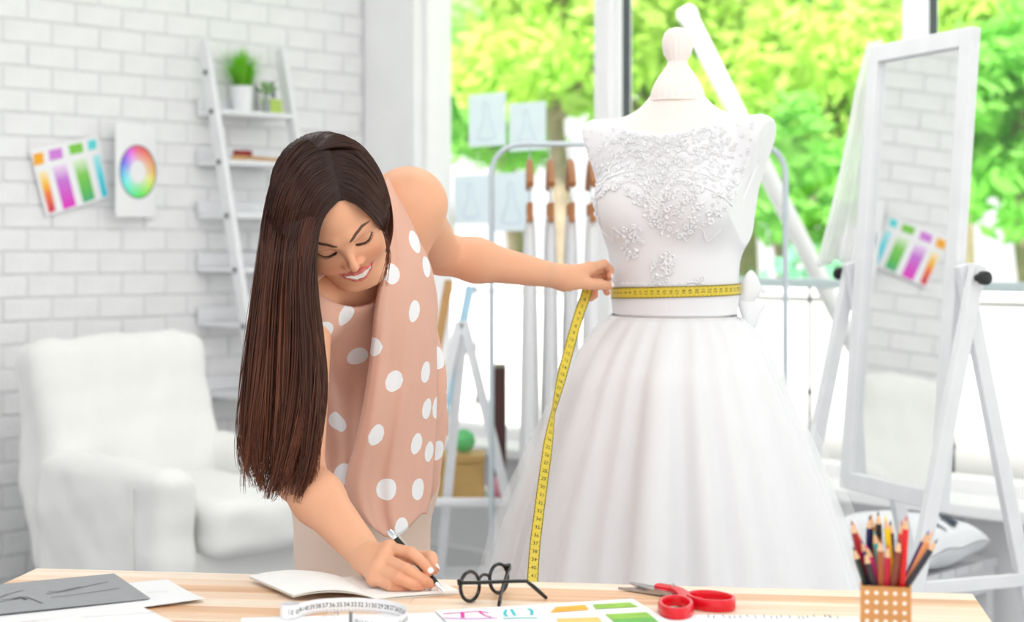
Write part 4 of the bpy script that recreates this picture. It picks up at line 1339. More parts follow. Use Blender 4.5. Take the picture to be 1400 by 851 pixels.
df = thing('framed_canvas', 'dark brown deep framed canvas standing edge on upon the low table', 'canvas', ((fx0 + fx1) / 2, LY + .2, lz))
m_dkw = mat('dark walnut', lin(74, 44, 40), .45, .12, 20)
MB().box(((fx0 + fx1) / 2, LY + .2, (lz + ftop) / 2), (fx1 - fx0) / 2, .09, (ftop - lz) / 2, bev=.003).build('frame', m_dkw, df)
MB().box((fx0 - .006, LY + .2, (lz + ftop) / 2), .006, .08, (ftop - lz) / 2 - .01, bev=.002).build('canvas', m_paper, df)
# white easel
EY = 5.12
apex = Pn(634, 440, EY); q_ = Pn(690, 668, EY); dl = norm(q_ - apex); ftL = apex + dl * (apex[2] / -dl[2])
es = thing('easel', 'white wooden A-frame easel beside the low table', 'easel', (apex[0], EY, 0))
mirx = np.array([2 * apex[0] - ftL[0], EY, 0])
MB().bar(ftL, apex, .03, .04, up=(0, 1, 0), bev=.003).build('front_leg', m_wood_w, es)
MB().bar(mirx, apex - np.array([.012, 0, 0]), .03, .04, up=(0, 1, 0), bev=.003).build('front_leg', m_wood_w, es)
MB().bar((apex[0], EY + .0, apex[2] - .02), (apex[0] - .10, EY + .13, 0), .03, .03, up=(1, 0, 0), bev=.003).build('back_leg', m_wood_w, es)
MB().bar(apex * .45 + ftL * .55 + np.array([0, -.022, 0]), apex * .45 + mirx * .55 + np.array([0, -.022, 0]), .02, .03, up=(0, 1, 0), bev=.003).build('ledge', m_wood_w, es)
# rolls leaning in the corner
for nm, rgb, a_, b_, lab in (('paper_roll', (196, 150, 96), (614, 385), (590, 520), 'brown paper roll leaning against the window behind the writing person'), ('fabric_roll', (176, 214, 236), (643, 392), (613, 540), 'pale blue fabric roll leaning against the window behind the writing person')):
    y_ = LY + .24; A_, B_ = Pn(*a_, y_ + .12), Pn(*b_, y_)
    d = norm(B_ - A_); B_ = A_ + d * ((A_[2] - lz) / -d[2])
    t = thing(nm, lab, 'roll', tuple(B_))
    mm = mat(nm + ' surface', lin(*rgb), .7, .06, 20)
    MB().lathe(B_, [(.016, .002), (.016, np.linalg.norm(A_ - B_)), (.010, np.linalg.norm(A_ - B_)), (.010, np.linalg.norm(A_ - B_) - .02)], 16, axis=-d).build('rolled_sheet', mm, t, smooth=True)
    MB().lathe(B_, [(.0165, .10), (.0165, .12)], 16, axis=-d, capb=False, capt=False).build('paper_band', m_paper, t, smooth=True)
# sketches stuck on the window pane
m_sk = mat('pale blue sketch paper', lin(240, 245, 252), .7, .02, transl=.85)
m_skl = mat('blue pencil line', lin(196, 210, 232), .7)
for i, (x0, y0, x1, y1) in enumerate(((640, 128, 690, 200), (695, 140, 745, 206), (620, 240, 667, 306), (672, 236, 726, 316))):
    sa, sb = win_s(x0, -.08), win_s(x1, -.08); cc_ = win_pt((sa + sb) / 2, 0, -.08)
    za, zb = CZ - (y0 - HZ) * cc_[1] / F, CZ - (y1 - HZ) * cc_[1] / F
    c = win_pt((sa + sb) / 2, (za + zb) / 2, -.085)
    lab = ['upper sketch sheet taped to the window next to the pier', 'upper sketch sheet taped to the window next to the mullion', 'lower sketch sheet taped to the window next to the pier', 'lower sketch sheet taped to the window behind the rack post'][i]
    t = thing('sketch_sheet', 'pale blue ' + lab, 'sketch', tuple(c - UPZ * (za - zb) / 2), 'sketches taped to the window')
    MB().box(c, (sb - sa) / 2, .0008, (za - zb) / 2, ED, EN, UPZ).build('sheet', m_sk, t)
    b = MB(); w_, h_ = (sb - sa) / 2, (za - zb) / 2
    for ln in ([(-.1, .7), (.1, .5), (.12, .1), (.5, -.7)], [(-.1, .7), (-.2, .5), (-.16, .1), (-.5, -.7)], [(-.5, -.7), (0, -.76), (.5, -.7)]):
        b.tube([c + ED * x * w_ + UPZ * y * h_ + EN * .0016 for x, y in ln], .0016, 4)
    b.build('drawn_figure', m_skl, t)
# ------------------------------------------------------------------ dress form and wedding dress
MY = 3.30
MO = np.array([(921 - 700) * MY / F, MY, 0])
psi = math.radians(24)
ML = np.array([math.cos(psi), -math.sin(psi), 0]); MG = np.array([-math.sin(psi), -math.cos(psi), 0])
RM = np.stack([ML, MG, UPZ])
def zpy(py): return CZ - (py - HZ) * MY / F
def ml(l, g, z): return MO + ML * l + MG * g + UPZ * z
def form_sdf(off=0.0):
    s = SDF()
    E = lambda c, r, k=.03: s.ell(ml(*c), np.array(r) + off, RM, k)
    E((0, -.005, zpy(400)), (.124, .094, .10), .02)
    E((0, -.005, zpy(330)), (.134, .100, .11), .05)
    E((0, -.012, zpy(262)), (.142, .105, .125), .05)
    for sg in (-1, 1):
        E((sg * .070, .062, zpy(280)), (.068, .054, .062), .05)
        s.cone(ml(sg * .05, -.022, zpy(178)), ml(sg * .165, -.018, zpy(192)), .045 + off, .036 + off, .05)
        s.cone(ml(sg * .165, -.018, zpy(195)), ml(sg * .112, -.02, zpy(300)), .042 + off, .045 + off, .04)
    E((0, -.02, zpy(215)), (.15, .085, .08), .04)
    s.cone(ml(0, -.016, zpy(200)), ml(.004, -.006, zpy(120)), .068 + off, .044 + off, .06)
    E((0, -.005, zpy(455)), (.118, .088, .10), .03)
    # flat arm plates
    for sg in (-1, 1):
        def plate(p, sg=sg):
            q = (p - MO) @ RM.T
            a = .192 - .34 * (zpy(180) - q[:, 2]); b = .146
            h = np.clip(.5 + .5 * (a - b) / .02, 0, 1); lim = b + (a - b) * h + .02 * h * (1 - h)
            return (q[:, 0] * sg - .10 * (q[:, 1] + .018) * -1 - lim - off * .3) * .93
        s._add(plate, [-9] * 3, [9] * 3, 0, 'i')
    return s
FS = form_sdf()
m_form = mat('cream jersey cover', lin(246, 236, 230), .8, .02, 10, bump=.05, bscale=300)
df_ = thing('dress_form', 'cream dress form with a gathered round neck knob', 'dress form', tuple(MO))
V, Fq = FS.mesh(ml(-.30, -.25, zpy(520)) * 0 + MO + np.array([-.32, -.32, zpy(520)]), MO + np.array([.32, .32, zpy(128)]), .005)
put('torso', V, Fq, m_form, df_)
# neck cap (cloth gathered to the knob) and knob
nc_ = ml(.006, -.006, 0)
def pleat_lathe(prof, n=96, amp=.0012, lobes=22):
    rings = []
    for r_, z in prof:
        rings.append([nc_ + np.array([math.cos(2 * PI * k / n) * (r_ + amp * math.sin(lobes * 2 * PI * k / n + 40 * z) * min(1, r_ / .02)), math.sin(2 * PI * k / n) * (r_ + amp * math.sin(lobes * 2 * PI * k / n)), z]) for k in range(n)])
    return rings
MB().loft(pleat_lathe([(.0545, zpy(139)), (.0545, zpy(134)), (.053, zpy(126)), (.047, zpy(116)), (.037, zpy(104)), (.028, zpy(96)), (.0215, zpy(89)), (.019, zpy(84))], amp=.0008)).build('neck_cap', m_form, df_, smooth=True)
MB().loft(pleat_lathe([(.018, zpy(86)), (.020, zpy(82)), (.027, zpy(74)), (.0305, zpy(64)), (.0300, zpy(54)), (.0255, zpy(45)), (.017, zpy(39.5)), (.006, zpy(37.2)), (.001, zpy(37))], amp=.0010, lobes=16)).build('neck_knob', m_form, df_, smooth=True)
MB().tube([nc_ + np.array([math.cos(a) * .0552, math.sin(a) * .0552, zpy(137.5)]) for a in np.linspace(0, 2 * PI, 49)[:-1]], .0016, 6, closed=True).build('neck_piping', m_form, df_, smooth=True)
MB().tube([(MO[0], MO[1], 0.03), (MO[0], MO[1], zpy(500))], .02, 12).build('pole', m_white, df_, smooth=True)
MB().lathe((MO[0], MO[1], 0), [(.17, 0), (.17, .012), (.03, .035)], 24).build('foot_plate', m_white, df_, smooth=True)

BS = form_sdf(.0035)
ZW0, ZW1 = zpy(429), zpy(392)
dress = thing('wedding_dress', 'white wedding dress with lace bodice and full tulle skirt on the dress form', 'dress', tuple(MO))
m_satin = mat('white satin', lin(234, 234, 237), .36, .01, 10)
m_lace = mat('white lace', lin(244, 244, 246), .7, .02, 60)
m_skirt = mat('white skirt lining', lin(242, 242, 244), .7, .01, 6)
m_tulle = mat('white tulle skirt', lin(250, 250, 252), .8, .01, alpha=.42, transl=.5)
# bodice shell: offset of the form below a boat neckline, armholes cut at the plates
def neckline(L_, G_):
    return zpy(181) + .45 * np.abs(L_) ** 1.5 - .008 * np.exp(-(L_ / .07) ** 2)
B2 = form_sdf(.0035)
def cutneck(p):
    q = (p - MO) @ RM.T
    return q[:, 2] - neckline(q[:, 0], q[:, 1])
B2._add(cutneck, [-9] * 3, [9] * 3, 0, 'i')
B2.cut(-UPZ, -(ZW0 - .004))
V, Fq = B2.mesh(MO + np.array([-.32, -.32, ZW0 - .03]), MO + np.array([.32, .32, zpy(150)]), .004)
put('bodice', V, Fq, m_satin, dress)
# surface sampling of the bodice by direction and height
def surf(theta, z, sdf=BS, c=None):
    """radius where the horizontal ray at angle theta leaves the form"""
    theta = np.asarray(theta, float); z = np.broadcast_to(np.asarray(z, float), theta.shape)
    d = np.stack([np.cos(theta), np.sin(theta), 0 * theta], 1); lo_ = np.zeros(len(theta)); hi_ = np.full(len(theta), .34)
    o_ = np.stack([np.full(len(theta), MO[0]), np.full(len(theta), MO[1]), z], 1) + MG * 0.0
    for _ in range(22):
        m_ = (lo_ + hi_) / 2; v = sdf.ev(o_ + d * m_[:, None]); ins = v < 0
        lo_ = np.where(ins, m_, lo_); hi_ = np.where(ins, hi_, m_)
    return o_ + d * lo_[:, None]
# table of the bodice surface, for quick look-ups
NTH, NZT = 361, 130
_th = np.linspace(-PI, PI, NTH); _zt = np.linspace(zpy(440), zpy(160), NZT)
_T, _Z = np.meshgrid(_th, _zt, indexing='ij')
_tab = surf(_T.ravel(), _Z.ravel()).reshape(NTH, NZT, 3)
_tabn = norm(np.cross(np.gradient(_tab, axis=0), np.gradient(_tab, axis=1)))
def look(theta, z):
    """surface points and normals from the table"""
    theta = (np.asarray(theta, float) + PI) % (2 * PI); z = np.asarray(z, float)
    a = np.clip(theta / (2 * PI) * (NTH - 1), 0, NTH - 1.001); b = np.clip((z - _zt[0]) / (_zt[1] - _zt[0]), 0, NZT - 1.001)
    i, j = a.astype(int), b.astype(int); fa, fb = (a - i)[:, None], (b - j)[:, None]
    g = lambda A: (A[i, j] * (1 - fa) + A[i + 1, j] * fa) * (1 - fb) + (A[i, j + 1] * (1 - fa) + A[i + 1, j + 1] * fa) * fb
    return g(_tab), norm(g(_tabn))
def wband(name, z0, z1, out, m, parent, n=96, nz=6, thick=.003):
    th = np.linspace(0, 2 * PI, n, endpoint=False); rings = []
    for k in range(nz):
        z = z0 + (z1 - z0) * k / (nz - 1)
        p = surf(th, z); c = MO + UPZ * z; rings.append(p + norm(p - c) * out)
    for k in range(nz - 1, -1, -1):
        z = z0 + (z1 - z0) * k / (nz - 1); p = surf(th, z); c = MO + UPZ * z
        rings.append(p + norm(p - c) * (out - thick))
    rings.append(rings[0])
    return MB().loft(rings, caps=False).build(name, m, parent, smooth=True)
wband('waistband', ZW0, zpy(399), .004, m_satin, dress)

# raised lace: flowers, leaves and scroll cords laid on the bodice
rl_ = np.random.default_rng(11)
lace = MB()
def frame_at(th, z):
    p, n = look(np.array([th]), np.array([z])); p, n = p[0], n[0]
    t = norm(np.cross(UPZ, n)); b = np.cross(n, t); return p, n, t, b
def petal(p, n, t, b, ang, r0, r1, w, lift):
    d = t * math.cos(ang) + b * math.sin(ang); s_ = -t * math.sin(ang) + b * math.cos(ang)
    m_ = (r0 + r1) / 2
    V = [p + d * r0 + n * .0008, p + d * m_ + s_ * w + n * lift * .7, p + d * r1 + n * lift * .4, p + d * m_ - s_ * w + n * lift * .7, p + d * m_ + n * lift]
    lace.add(V, [(0, 1, 4), (1, 2, 4), (2, 3, 4), (3, 0, 4)])
def flower(th, z, R, np_=6):
    p, n, t, b = frame_at(th, z); a0 = rl_.uniform(0, 6.28)
    for k in range(np_): petal(p, n, t, b, a0 + 2 * PI * k / np_, R * .15, R, R * .36, R * .42 + .0018)
    lace.add([p + n * (R * .30 + .002) + (t * math.cos(q) + b * math.sin(q)) * R * .2 for q in np.linspace(0, 5.2, 6)] , [(0, 1, 2, 3, 4, 5)])
def leafspray(th, z, R, ang):
    p, n, t, b = frame_at(th, z)
    for k in range(5):
        a = ang + (k - 2) * .5; petal(p, n, t, b, a, R * .1, R * (1.2 - .12 * abs(k - 2)), R * .20, R * .34 + .0015)
thf = math.atan2(MG[1], MG[0])                       # direction of the dress front
# density: dense above the bust line and down the sides, sprigs below
cnt = 0
pts_done = []
for it in range(5200):
    dth = rl_.uniform(-1.9, 2.6); py = rl_.uniform(170, 392)
    side = min(1, abs(dth) / 1.3)
    lim = 292 + 34 * math.sin(dth * 3 + .6) + 40 * max(0, side - .35)
    band = py < lim
    low = (not band) and (math.sin(dth * 5.1 + 1) * math.sin(py * .055 + dth * 2) > .42)
    if not (band or low): continue
    R = rl_.uniform(.0045, .0095) if not (py < 250) else rl_.uniform(.0035, .0070)
    key = np.array([dth * .14, py * .00147])
    if pts_done and (np.hypot(*(np.array([q for q, _ in pts_done]) - key).T) < (np.array([r2 for _, r2 in pts_done]) + R) * .66).any(): continue
    z = zpy(py)
    p = look(np.array([thf + dth]), np.array([z]))[0][0]
    ql = (p - MO) @ RM.T
    if z > neckline(np.array([ql[0]]), np.array([ql[1]]))[0] - .006: continue
    if abs(ql[0]) > .186 + .30 * (z - zpy(180)) - .004 : continue
    pts_done.append((key, R)); cnt += 1
    if rl_.random() < .6: flower(thf + dth, z, R, int(rl_.integers(5, 8)))
    else: leafspray(thf + dth, z, R * 1.1, rl_.uniform(0, 6.28))
def cord(thz, r_=.0013, n=40):
    q = spline([(a, b, 0) for a, b in thz], n); pp_, nn = look(thf + q[:, 0], np.array([zpy(y) for y in q[:, 1]])); lace.tube(pp_ + nn * .0014, r_, 5)
# scalloped scrolls over both busts meeting in a centre motif
for sg in (-1, 1):
    cord([(0, 292), (sg * .10, 276), (sg * .22, 258), (sg * .38, 250), (sg * .6, 254), (sg * .85, 266), (sg * 1.1, 284)], .0018)
    cord([(0, 284), (sg * .12, 262), (sg * .26, 244), (sg * .45, 236), (sg * .7, 240), (sg * .95, 250)])
    cord([(sg * .02, 300), (sg * .07, 288), (sg * .05, 276), (0, 272)])
    cord([(sg * .15, 236), (sg * .3, 218), (sg * .5, 210), (sg * .75, 214)], .0010)
    cord([(sg * .3, 336), (sg * .42, 318), (sg * .55, 330), (sg * .7, 312), (sg * .85, 330), (sg * 1.0, 314)], .0010)
cord([(-.09, 278), (-.06, 292), (0, 300), (.06, 292), (.09, 278)], .0020)
for k in range(5): flower(thf + (k - 2) * .045, zpy(282 + abs(k - 2) * -3), .007, 6)
for k in range(-14, 15):
    cord([(k * .065 - .028, 391), (k * .065, 387 - 2 * (k % 2)), (k * .065 + .028, 391)], .0010, 6)
# lace edging along the armholes and the neckline
lace.build('lace_applique', m_lace, dress, smooth=False, kind='stuff')
gp = []
for sg in (-1, 1):
    for k in range(30):
        g_ = -.06 + .0   # along the plate rim: sample by angle in the plate plane
        a = 2 * PI * k / 30
        c = ml(sg * .176, -.018, zpy(225)); d = MG * math.cos(a) + UPZ * math.sin(a) + ML * sg * .30 * math.sin(a)
        lo_, hi_ = 0.0, .2
        for _ in range(18):
            m__ = (lo_ + hi_) / 2
            if BS.ev((c + d * m__ - ML * sg * .006)[None])[0] < 0: lo_ = m__
            else: hi_ = m__
        gp.append((sg, c + d * lo_ - ML * sg * .006))
for sg in (-1, 1):
    ring = np.array([p for s_, p in gp if s_ == sg])
    for _ in range(3): ring = .25 * np.roll(ring, 1, 0) + .5 * ring + .25 * np.roll(ring, -1, 0)
    MB().tube(ring, .0026, 6, closed=True).build('armhole_trim', m_lace, dress, smooth=True)

# skirt: lining and outer tulle
prof = [(zpy(430), .130), (zpy(440), .147), (zpy(455), .168), (zpy(480), .190), (zpy(540), .225), (zpy(600), .257), (zpy(700), .308), (zpy(800), .352), (.30, .43), (.02, .52)]
zz_ = np.array([p[0] for p in prof])[::-1]; rr_ = np.array([p[1] for p in prof])[::-1]
rs = np.random.default_rng(5)
lob = [(int(k), rs.uniform(0, 6.28), a) for k, a in ((7, .45), (11, .6), (17, .75), (23, .55), (31, .30))]
def skirt(name, extra, m, seed, amp, z_end, n=420, nz=60, grow=1.0):
    r = np.random.default_rng(seed); lb = lob
    V = np.zeros((nz, n, 3)); th = np.linspace(0, 2 * PI, n, endpoint=False)
    zs_ = zpy(429) - (zpy(429) - z_end) * np.linspace(0, 1, nz) ** 1.25
    for i, z in enumerate(zs_):
        base = np.interp(z, zz_, rr_)
        drop = (zpy(429) - z)
        w = sum(a * np.sin(k * th + p + .35 * math.sin(k) * drop) for k, p, a in lb)
        w = np.sign(w) * np.abs(w) ** .8
        fr_ = min(1, .10 + drop / .45)
        rad = base + extra * min(1, drop / .35) * grow + amp * fr_ * w
        asp = 1 - .22 * max(0, 1 - drop / .12)       # oval at the waist
        l_, g_ = np.cos(th) * rad, np.sin(th) * rad * asp
        V[i] = MO + l_[:, None] * ML + g_[:, None] * MG; V[i, :, 2] = z
    for i, z in enumerate(zs_):
        if z > zpy(475):
            c_ = MO + UPZ * z; pp_ = V[i] - c_; rr0 = np.linalg.norm(pp_, axis=1)
            ss_ = surf(np.arctan2(pp_[:, 1], pp_[:, 0]), z); need = np.linalg.norm(ss_ - c_, axis=1) + .006 + extra * .05
            V[i] = c_ + pp_ * (np.maximum(rr0, need) / rr0)[:, None]
    p = surf(th + math.atan2(ML[1], ML[0]), zpy(429))
    V[0] = p + norm(p - MO - UPZ * zpy(429)) * .0055
    return put(name, V.reshape(-1, 3), grid_faces(nz, n, True), m, dress)
skirt('skirt_lining', 0, m_skirt, 1, .0175, .02)
skirt('tulle_layer', .014, m_tulle, 2, .0190, .015, grow=1.0)
skirt('tulle_layer', .040, mat('outer tulle', lin(252, 252, 253), .8, .01, alpha=.16, transl=.5), 3, .016, .012, grow=1.0)
# bow at the back of the waist
bow = MB()
for sg, dz in ((1, .012), (1, -.02)):
    c0 = ml(.118, -.055, ZW0 + .028 + dz * .3)
    out = norm(ML * .8 - MG * .45); rings = []
    for k in range(14):
        u = k / 13; wv = .006 + .030 * math.sin(PI * min(1, u * 1.15 + .02)) 
        cc = c0 + out * .055 * u + UPZ * (dz * 1.5 * math.sin(PI * u * .9) + .006 * u)
        rings.append([cc + (UPZ * math.cos(a) * wv + MG * math.sin(a) * wv * .45) for a in np.linspace(0, 2 * PI, 16)[:-1]])
    bow.loft(rings)
bow.build('waist_bow', m_satin, dress, smooth=True)

# ------------------------------------------------------------------ yellow tape measure round the waist, held in the hand
yt = thing('tape_measure', 'yellow tape measure wrapped around the dress waist and hanging from the hand', 'tape measure', tuple(T(728, 800)))
tz = zpy(404.5)
n_ = 150
th0 = thf - .0
# the tape lies on the front half of the waist from the hand round to the far side
ths = np.linspace(thf - 1.62 + .42, thf + 1.9, n_)
lower = []
for t_ in ths:
    pass
zlow = tz + np.linspace(-.006, .004, n_)
lower = surf(ths, zlow); up2 = surf(ths, zlow + .021)
nrm_ = BS.grad(lower)
lower = lower + norm(nrm_ * np.array([1, 1, 0])) * .0062
up2 = up2 + norm(BS.grad(up2) * np.array([1, 1, 0])) * .0052
ups = norm(up2 - lower)
ribbon('tape', lower, ups, .0225, .0007, m_tapey, yt)
def edges(path, ups, width):
    for v in (.0002, width - .0016):
        ribbon('edge_line', path + ups * v, ups, .0014, .0011, m_tedge, yt)
m_tedge = mat('dark tape edge', lin(120, 104, 40), .5)
edges(lower, ups, .0225)
sarc = np.concatenate([[0], np.cumsum(np.linalg.norm(np.diff(lower, axis=0), axis=1))])
nums = [(.008 + k * .0125, str(4 + k)) for k in range(int((sarc[-1] - .01) / .0125))]
sgn = 1.0 if (np.cross(norm(lower[75] - lower[74]), ups[75]) @ MG) > 0 else -1.0
if sgn < 0: pass
tape_print('numerals', lower, ups, .0225, .0007, m_tprint, yt, nums, side=sgn, size=.0095, tick=.0042, tk=.0009, every=.0042, both=True, rot=PI / 2)
TAPE_START = lower[0].copy()
# hanging end
hp = spline([(804, 393, 3.222), (799, 410, 3.212), (790, 435, 3.19), (772, 500, 3.13), (756, 566, 3.07), (746, 632, 3.02), (737, 700, 2.97), (731, 750, 2.93), (728, 800, 2.89), (727, 850, 2.86)], 120)
cen = np.array([Pn(a, b, c) for a, b, c in hp])
tw = np.interp(np.linspace(0, 1, 120), [0, .35, .44, .52, 1], [.15, .35, 1.15, .45, .1])
tg = norm(np.gradient(cen, axis=0)); sx_ = norm(np.cross(tg, np.array([0, 1.0, 0]))); sy_ = np.cross(sx_, tg)
ups2 = norm(sx_ * np.cos(tw)[:, None] + sy_ * np.sin(tw)[:, None])
if ups2[0][0] < 0: ups2 = -ups2
WT = .0205
low2 = cen - ups2 * WT / 2
ribbon('tape', low2, ups2, WT, .0007, m_tapey, yt); edges(low2, ups2, WT)
sarc = np.concatenate([[0], np.cumsum(np.linalg.norm(np.diff(low2, axis=0), axis=1))])
nums = [(.010 + k * .0158, str(3 + k)) for k in range(int((sarc[-1] - .01) / .0158))]
sg2 = 1.0 if np.cross(tg[5], ups2[5])[1] < 0 else -1.0
tape_print('numerals', low2, ups2, WT, .0007, m_tprint, yt, nums, side=sg2, size=.0100, tick=.0038, tk=.0009, every=.0045, both=True, rot=PI / 2)
# ------------------------------------------------------------------ the woman
SKIN = np.array(lin(230, 172, 138)); SKIN2 = np.array(lin(220, 140, 110)); LIP = np.array(lin(214, 118, 112)); DARK = np.array(lin(40, 26, 22))
m_skin = mat('skin', (1, 1, 1), .48, .02, 30, attr='Col', sss=.12, spec=.35)
# head frame
HE = Pn(471, 333, 2.575)
pit, rol = math.radians(45), math.radians(21)
cr_, sr_ = math.cos(rol), math.sin(rol); cp, sp = math.cos(pit), math.sin(pit)
roll = lambda v: np.array([v[0] * cr_ - v[2] * sr_, v[1], v[0] * sr_ + v[2] * cr_])
h_r = roll(np.array([1.0, 0, 0])); h_u = roll(np.array([0, -sp, cp])); h_f = roll(np.array([0, -cp, -sp]))
HR = np.stack([h_r, h_u, h_f])
def hw(p): return HE + np.asarray(p, float) @ HR          # head local -> world
def hl_(p): return (np.asarray(p, float) - HE) @ HR.T     # world -> head local

JS = dict(
 rs=Pn(415, 420, 2.66), re=Pn(409, 652, 2.585), rw=Pn(505, 765, 2.43),
 ls=Pn(558, 279, 2.84), le=Pn(603, 347, 3.08), lw=Pn(772, 380, 3.165))
NK0 = hw((0, -.055, -.095)); NK1 = Pn(470, 352, 2.76)

# ---- head
hs = SDF()
hs.ell((0, .030, -.083), (.074, .085, .092), k=0)
hs.ell((0, -.028, -.050), (.0635, .088, .0600), k=.03)
hs.ell((0, -.094, -.020), (.022, .018, .018), k=.035)
for g in (-1, 1):
    hs.cone((g * .050, -.055, -.070), (g * .020, -.098, -.022), .016, .015, .03)
    hs.ell((g * .037, -.036, -.012), (.021, .019, .015), k=.022)           # cheeks raised by the smile
    hs.cone((g * .012, .014, .0030), (g * .044, .019, -.013), .0085, .007, .016)
    hs.ell((g * .0315, -.003, .0145), (.0165, .0095, .0105), k=.012, mode='s')
    hs.ell((g * .0315, -.0035, -.0085), (.0150, .0118, .0122), k=.004)
    hs.cone((g * .068, .0, -.088), (g * .072, -.028, -.086), .010, .007, .008)  # ears
hs.cone((0, .010, .0045), (0, -.030, .0205), .0058, .0066, .008)
hs.ell((0, -.0350, .0215), (.0082, .0072, .0085), k=.006)
for g in (-1, 1):
    hs.ell((g * .0115, -.0375, .0100), (.0062, .0062, .0075), k=.006)
    hs.ell((g * .0055, -.0430, .0160), (.0028, .0026, .0036), k=.003, mode='s')
upl = [(-.0300, -.0545, -.0030), (-.0180, -.0580, .0072), (-.006, -.0578, .0118), (0, -.0586, .0118), (.006, -.0578, .0118), (.0180, -.0580, .0072), (.0300, -.0545, -.0030)]
lol = [(-.0300, -.0555, -.0030), (-.0200, -.0655, .0045), (-.008, -.0722, .0095), (0, -.0734, .0102), (.008, -.0722, .0095), (.0200, -.0655, .0045), (.0300, -.0555, -.0030)]
hs.ell((0, -.0640, .0030), (.0250, .0085, .0068), k=.004)      # teeth arch
hs.chain([np.array(q) for q in upl], [.0016, .0026, .0030, .0028, .0030, .0026, .0016], k=.003)
hs.chain([np.array(q) for q in lol], [.0016, .0032, .0042, .0044, .0042, .0032, .0016], k=.003)
nk0, nk1 = hl_(NK0), hl_(NK1)
hs.cone(nk0, nk0 * .3 + nk1 * .7, .050, .0490, .035)
HV, HF = hs.mesh((-.10, -.145, -.215), (.10, .135, .045), .0013)
# colours
def pline(p, pts):
    d = np.full(len(p), 9.0)
    pts = np.asarray(pts, float)
    for i in range(len(pts) - 1):
        a, b = pts[i], pts[i + 1]; ba = b - a
        t = np.clip((p - a) @ ba / (ba @ ba), 0, 1); d = np.minimum(d, np.linalg.norm(p - a - t[:, None] * ba, axis=1))
    return d
def mixc(C, col, w): return C + (np.asarray(col) - C) * w[:, None]
x, u, f = HV.T; q2 = HV[:, :2]
HC = np.tile(SKIN, (len(HV), 1))
front = f > -.045
for g in (-1, 1):
    HC = mixc(HC, SKIN2, .55 * np.exp(-(((x - g * .038) / .020) ** 2 + ((u + .036) / .016) ** 2)) * front)
HC = mixc(HC, SKIN2, .35 * np.exp(-((x / .012) ** 2 + ((u + .036) / .010) ** 2)) * front)
up2d = spline([q[:2] + (0,) for q in upl], 40); lo2d = spline([q[:2] + (0,) for q in lol], 40)
yu = np.interp(x, up2d[:, 0], up2d[:, 1]); yl = np.interp(x, lo2d[:, 0], lo2d[:, 1])
rad_u = np.interp(np.abs(x), [0, .018, .030], [.0032, .0028, .0012]); rad_l = np.interp(np.abs(x), [0, .018, .030], [.0046, .0034, .0012])
inm = front & (np.abs(x) < .0305)
wl = np.maximum(smoothstep(.0012, .0, np.abs(u - yu) - rad_u), smoothstep(.0012, .0, np.abs(u - yl) - rad_l)) * inm
HC = mixc(HC, LIP, wl)
gap = inm & (u < yu - rad_u * .75) & (u > yl + rad_l * .60)
tooth = gap & (np.abs(x) < .0225) & (u > yl + rad_l * .6 + .0004)
HC[gap] = np.array(lin(96, 40, 40)); 
tw_ = .0085 * (1 - .012 * np.abs(x) / .02)
seam = np.abs(((x / .0078) + .5) % 1 - .5) < .055
HC[tooth] = np.array(lin(246, 242, 236)); HC[tooth & seam] = np.array(lin(205, 196, 186))
for g in (-1, 1):
    br2 = [(g * .0115, .0135), (g * .0240, .0205), (g * .0370, .0245), (g * .0500, .0215)]
    d = pline(q2, br2); wdt = np.interp(np.abs(x), [.010, .018, .036, .052], [.0014, .0026, .0024, .0005])
    HC = mixc(HC, np.array(lin(70, 44, 34)), .92 * smoothstep(wdt + .0008, wdt - .0003, d) * front)
    ey2 = [(g * .0165, -.0050), (g * .0220, -.0085), (g * .0300, -.0108), (g * .0380, -.0085), (g * .0455, -.0015)]
    d = pline(q2, ey2); HC = mixc(HC, DARK, smoothstep(.0022, .0010, d) * front)
    cr2 = [(g * .0170, .0010), (g * .0300, .0048), (g * .0440, .0030)]
    HC = mixc(HC, np.array(lin(178, 112, 92)), .55 * smoothstep(.0016, .0003, pline(q2, cr2)) * front)
    HC = mixc(HC, np.array(lin(206, 150, 124)), .5 * np.exp(-(((x - g * .031) / .012) ** 2 + ((u + .002) / .006) ** 2)) * front)
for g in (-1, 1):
    HC = mixc(HC, np.array(lin(120, 60, 50)), .85 * np.exp(-(np.linalg.norm(HV - np.array((g * .0058, -.0425, .0150)), axis=1) / .0034) ** 2))  # nostril hollows: shade put in as a dark tint of the skin colour
    HC = mixc(HC, SKIN2, .45 * np.exp(-(np.linalg.norm(HV - np.array((g * .0165, -.0380, .0050)), axis=1) / .0050) ** 2))
HVw = hw(HV)
# lashes
lash = MB()
for g in (-1, 1):
    e3 = spline([(g * .0165, -.0050, 0), (g * .0220, -.0085, 0), (g * .0300, -.0108, 0), (g * .0380, -.0085, 0), (g * .0455, -.0015, 0)], 22)
    for i, q in enumerate(e3):
        lo_, hi_ = -.03, .02       # surface depth
        zf = np.linspace(.015, -.035, 60); dd = hs.ev(np.stack([np.full(60, q[0]), np.full(60, q[1]), zf], 1)); k = np.argmax(dd < 0)
        b0 = np.array([q[0], q[1], zf[k]])
        out = np.array([g * (.0015 + .0030 * i / 21), -.0030 + .0018 * i / 21, .0042])
        lash.tube([hw(b0), hw(b0 + out * .6), hw(b0 + out + np.array([0, .0012, .0002]))], [.0005, .0004, .0001], 4)
LV = np.array(lash.v); 

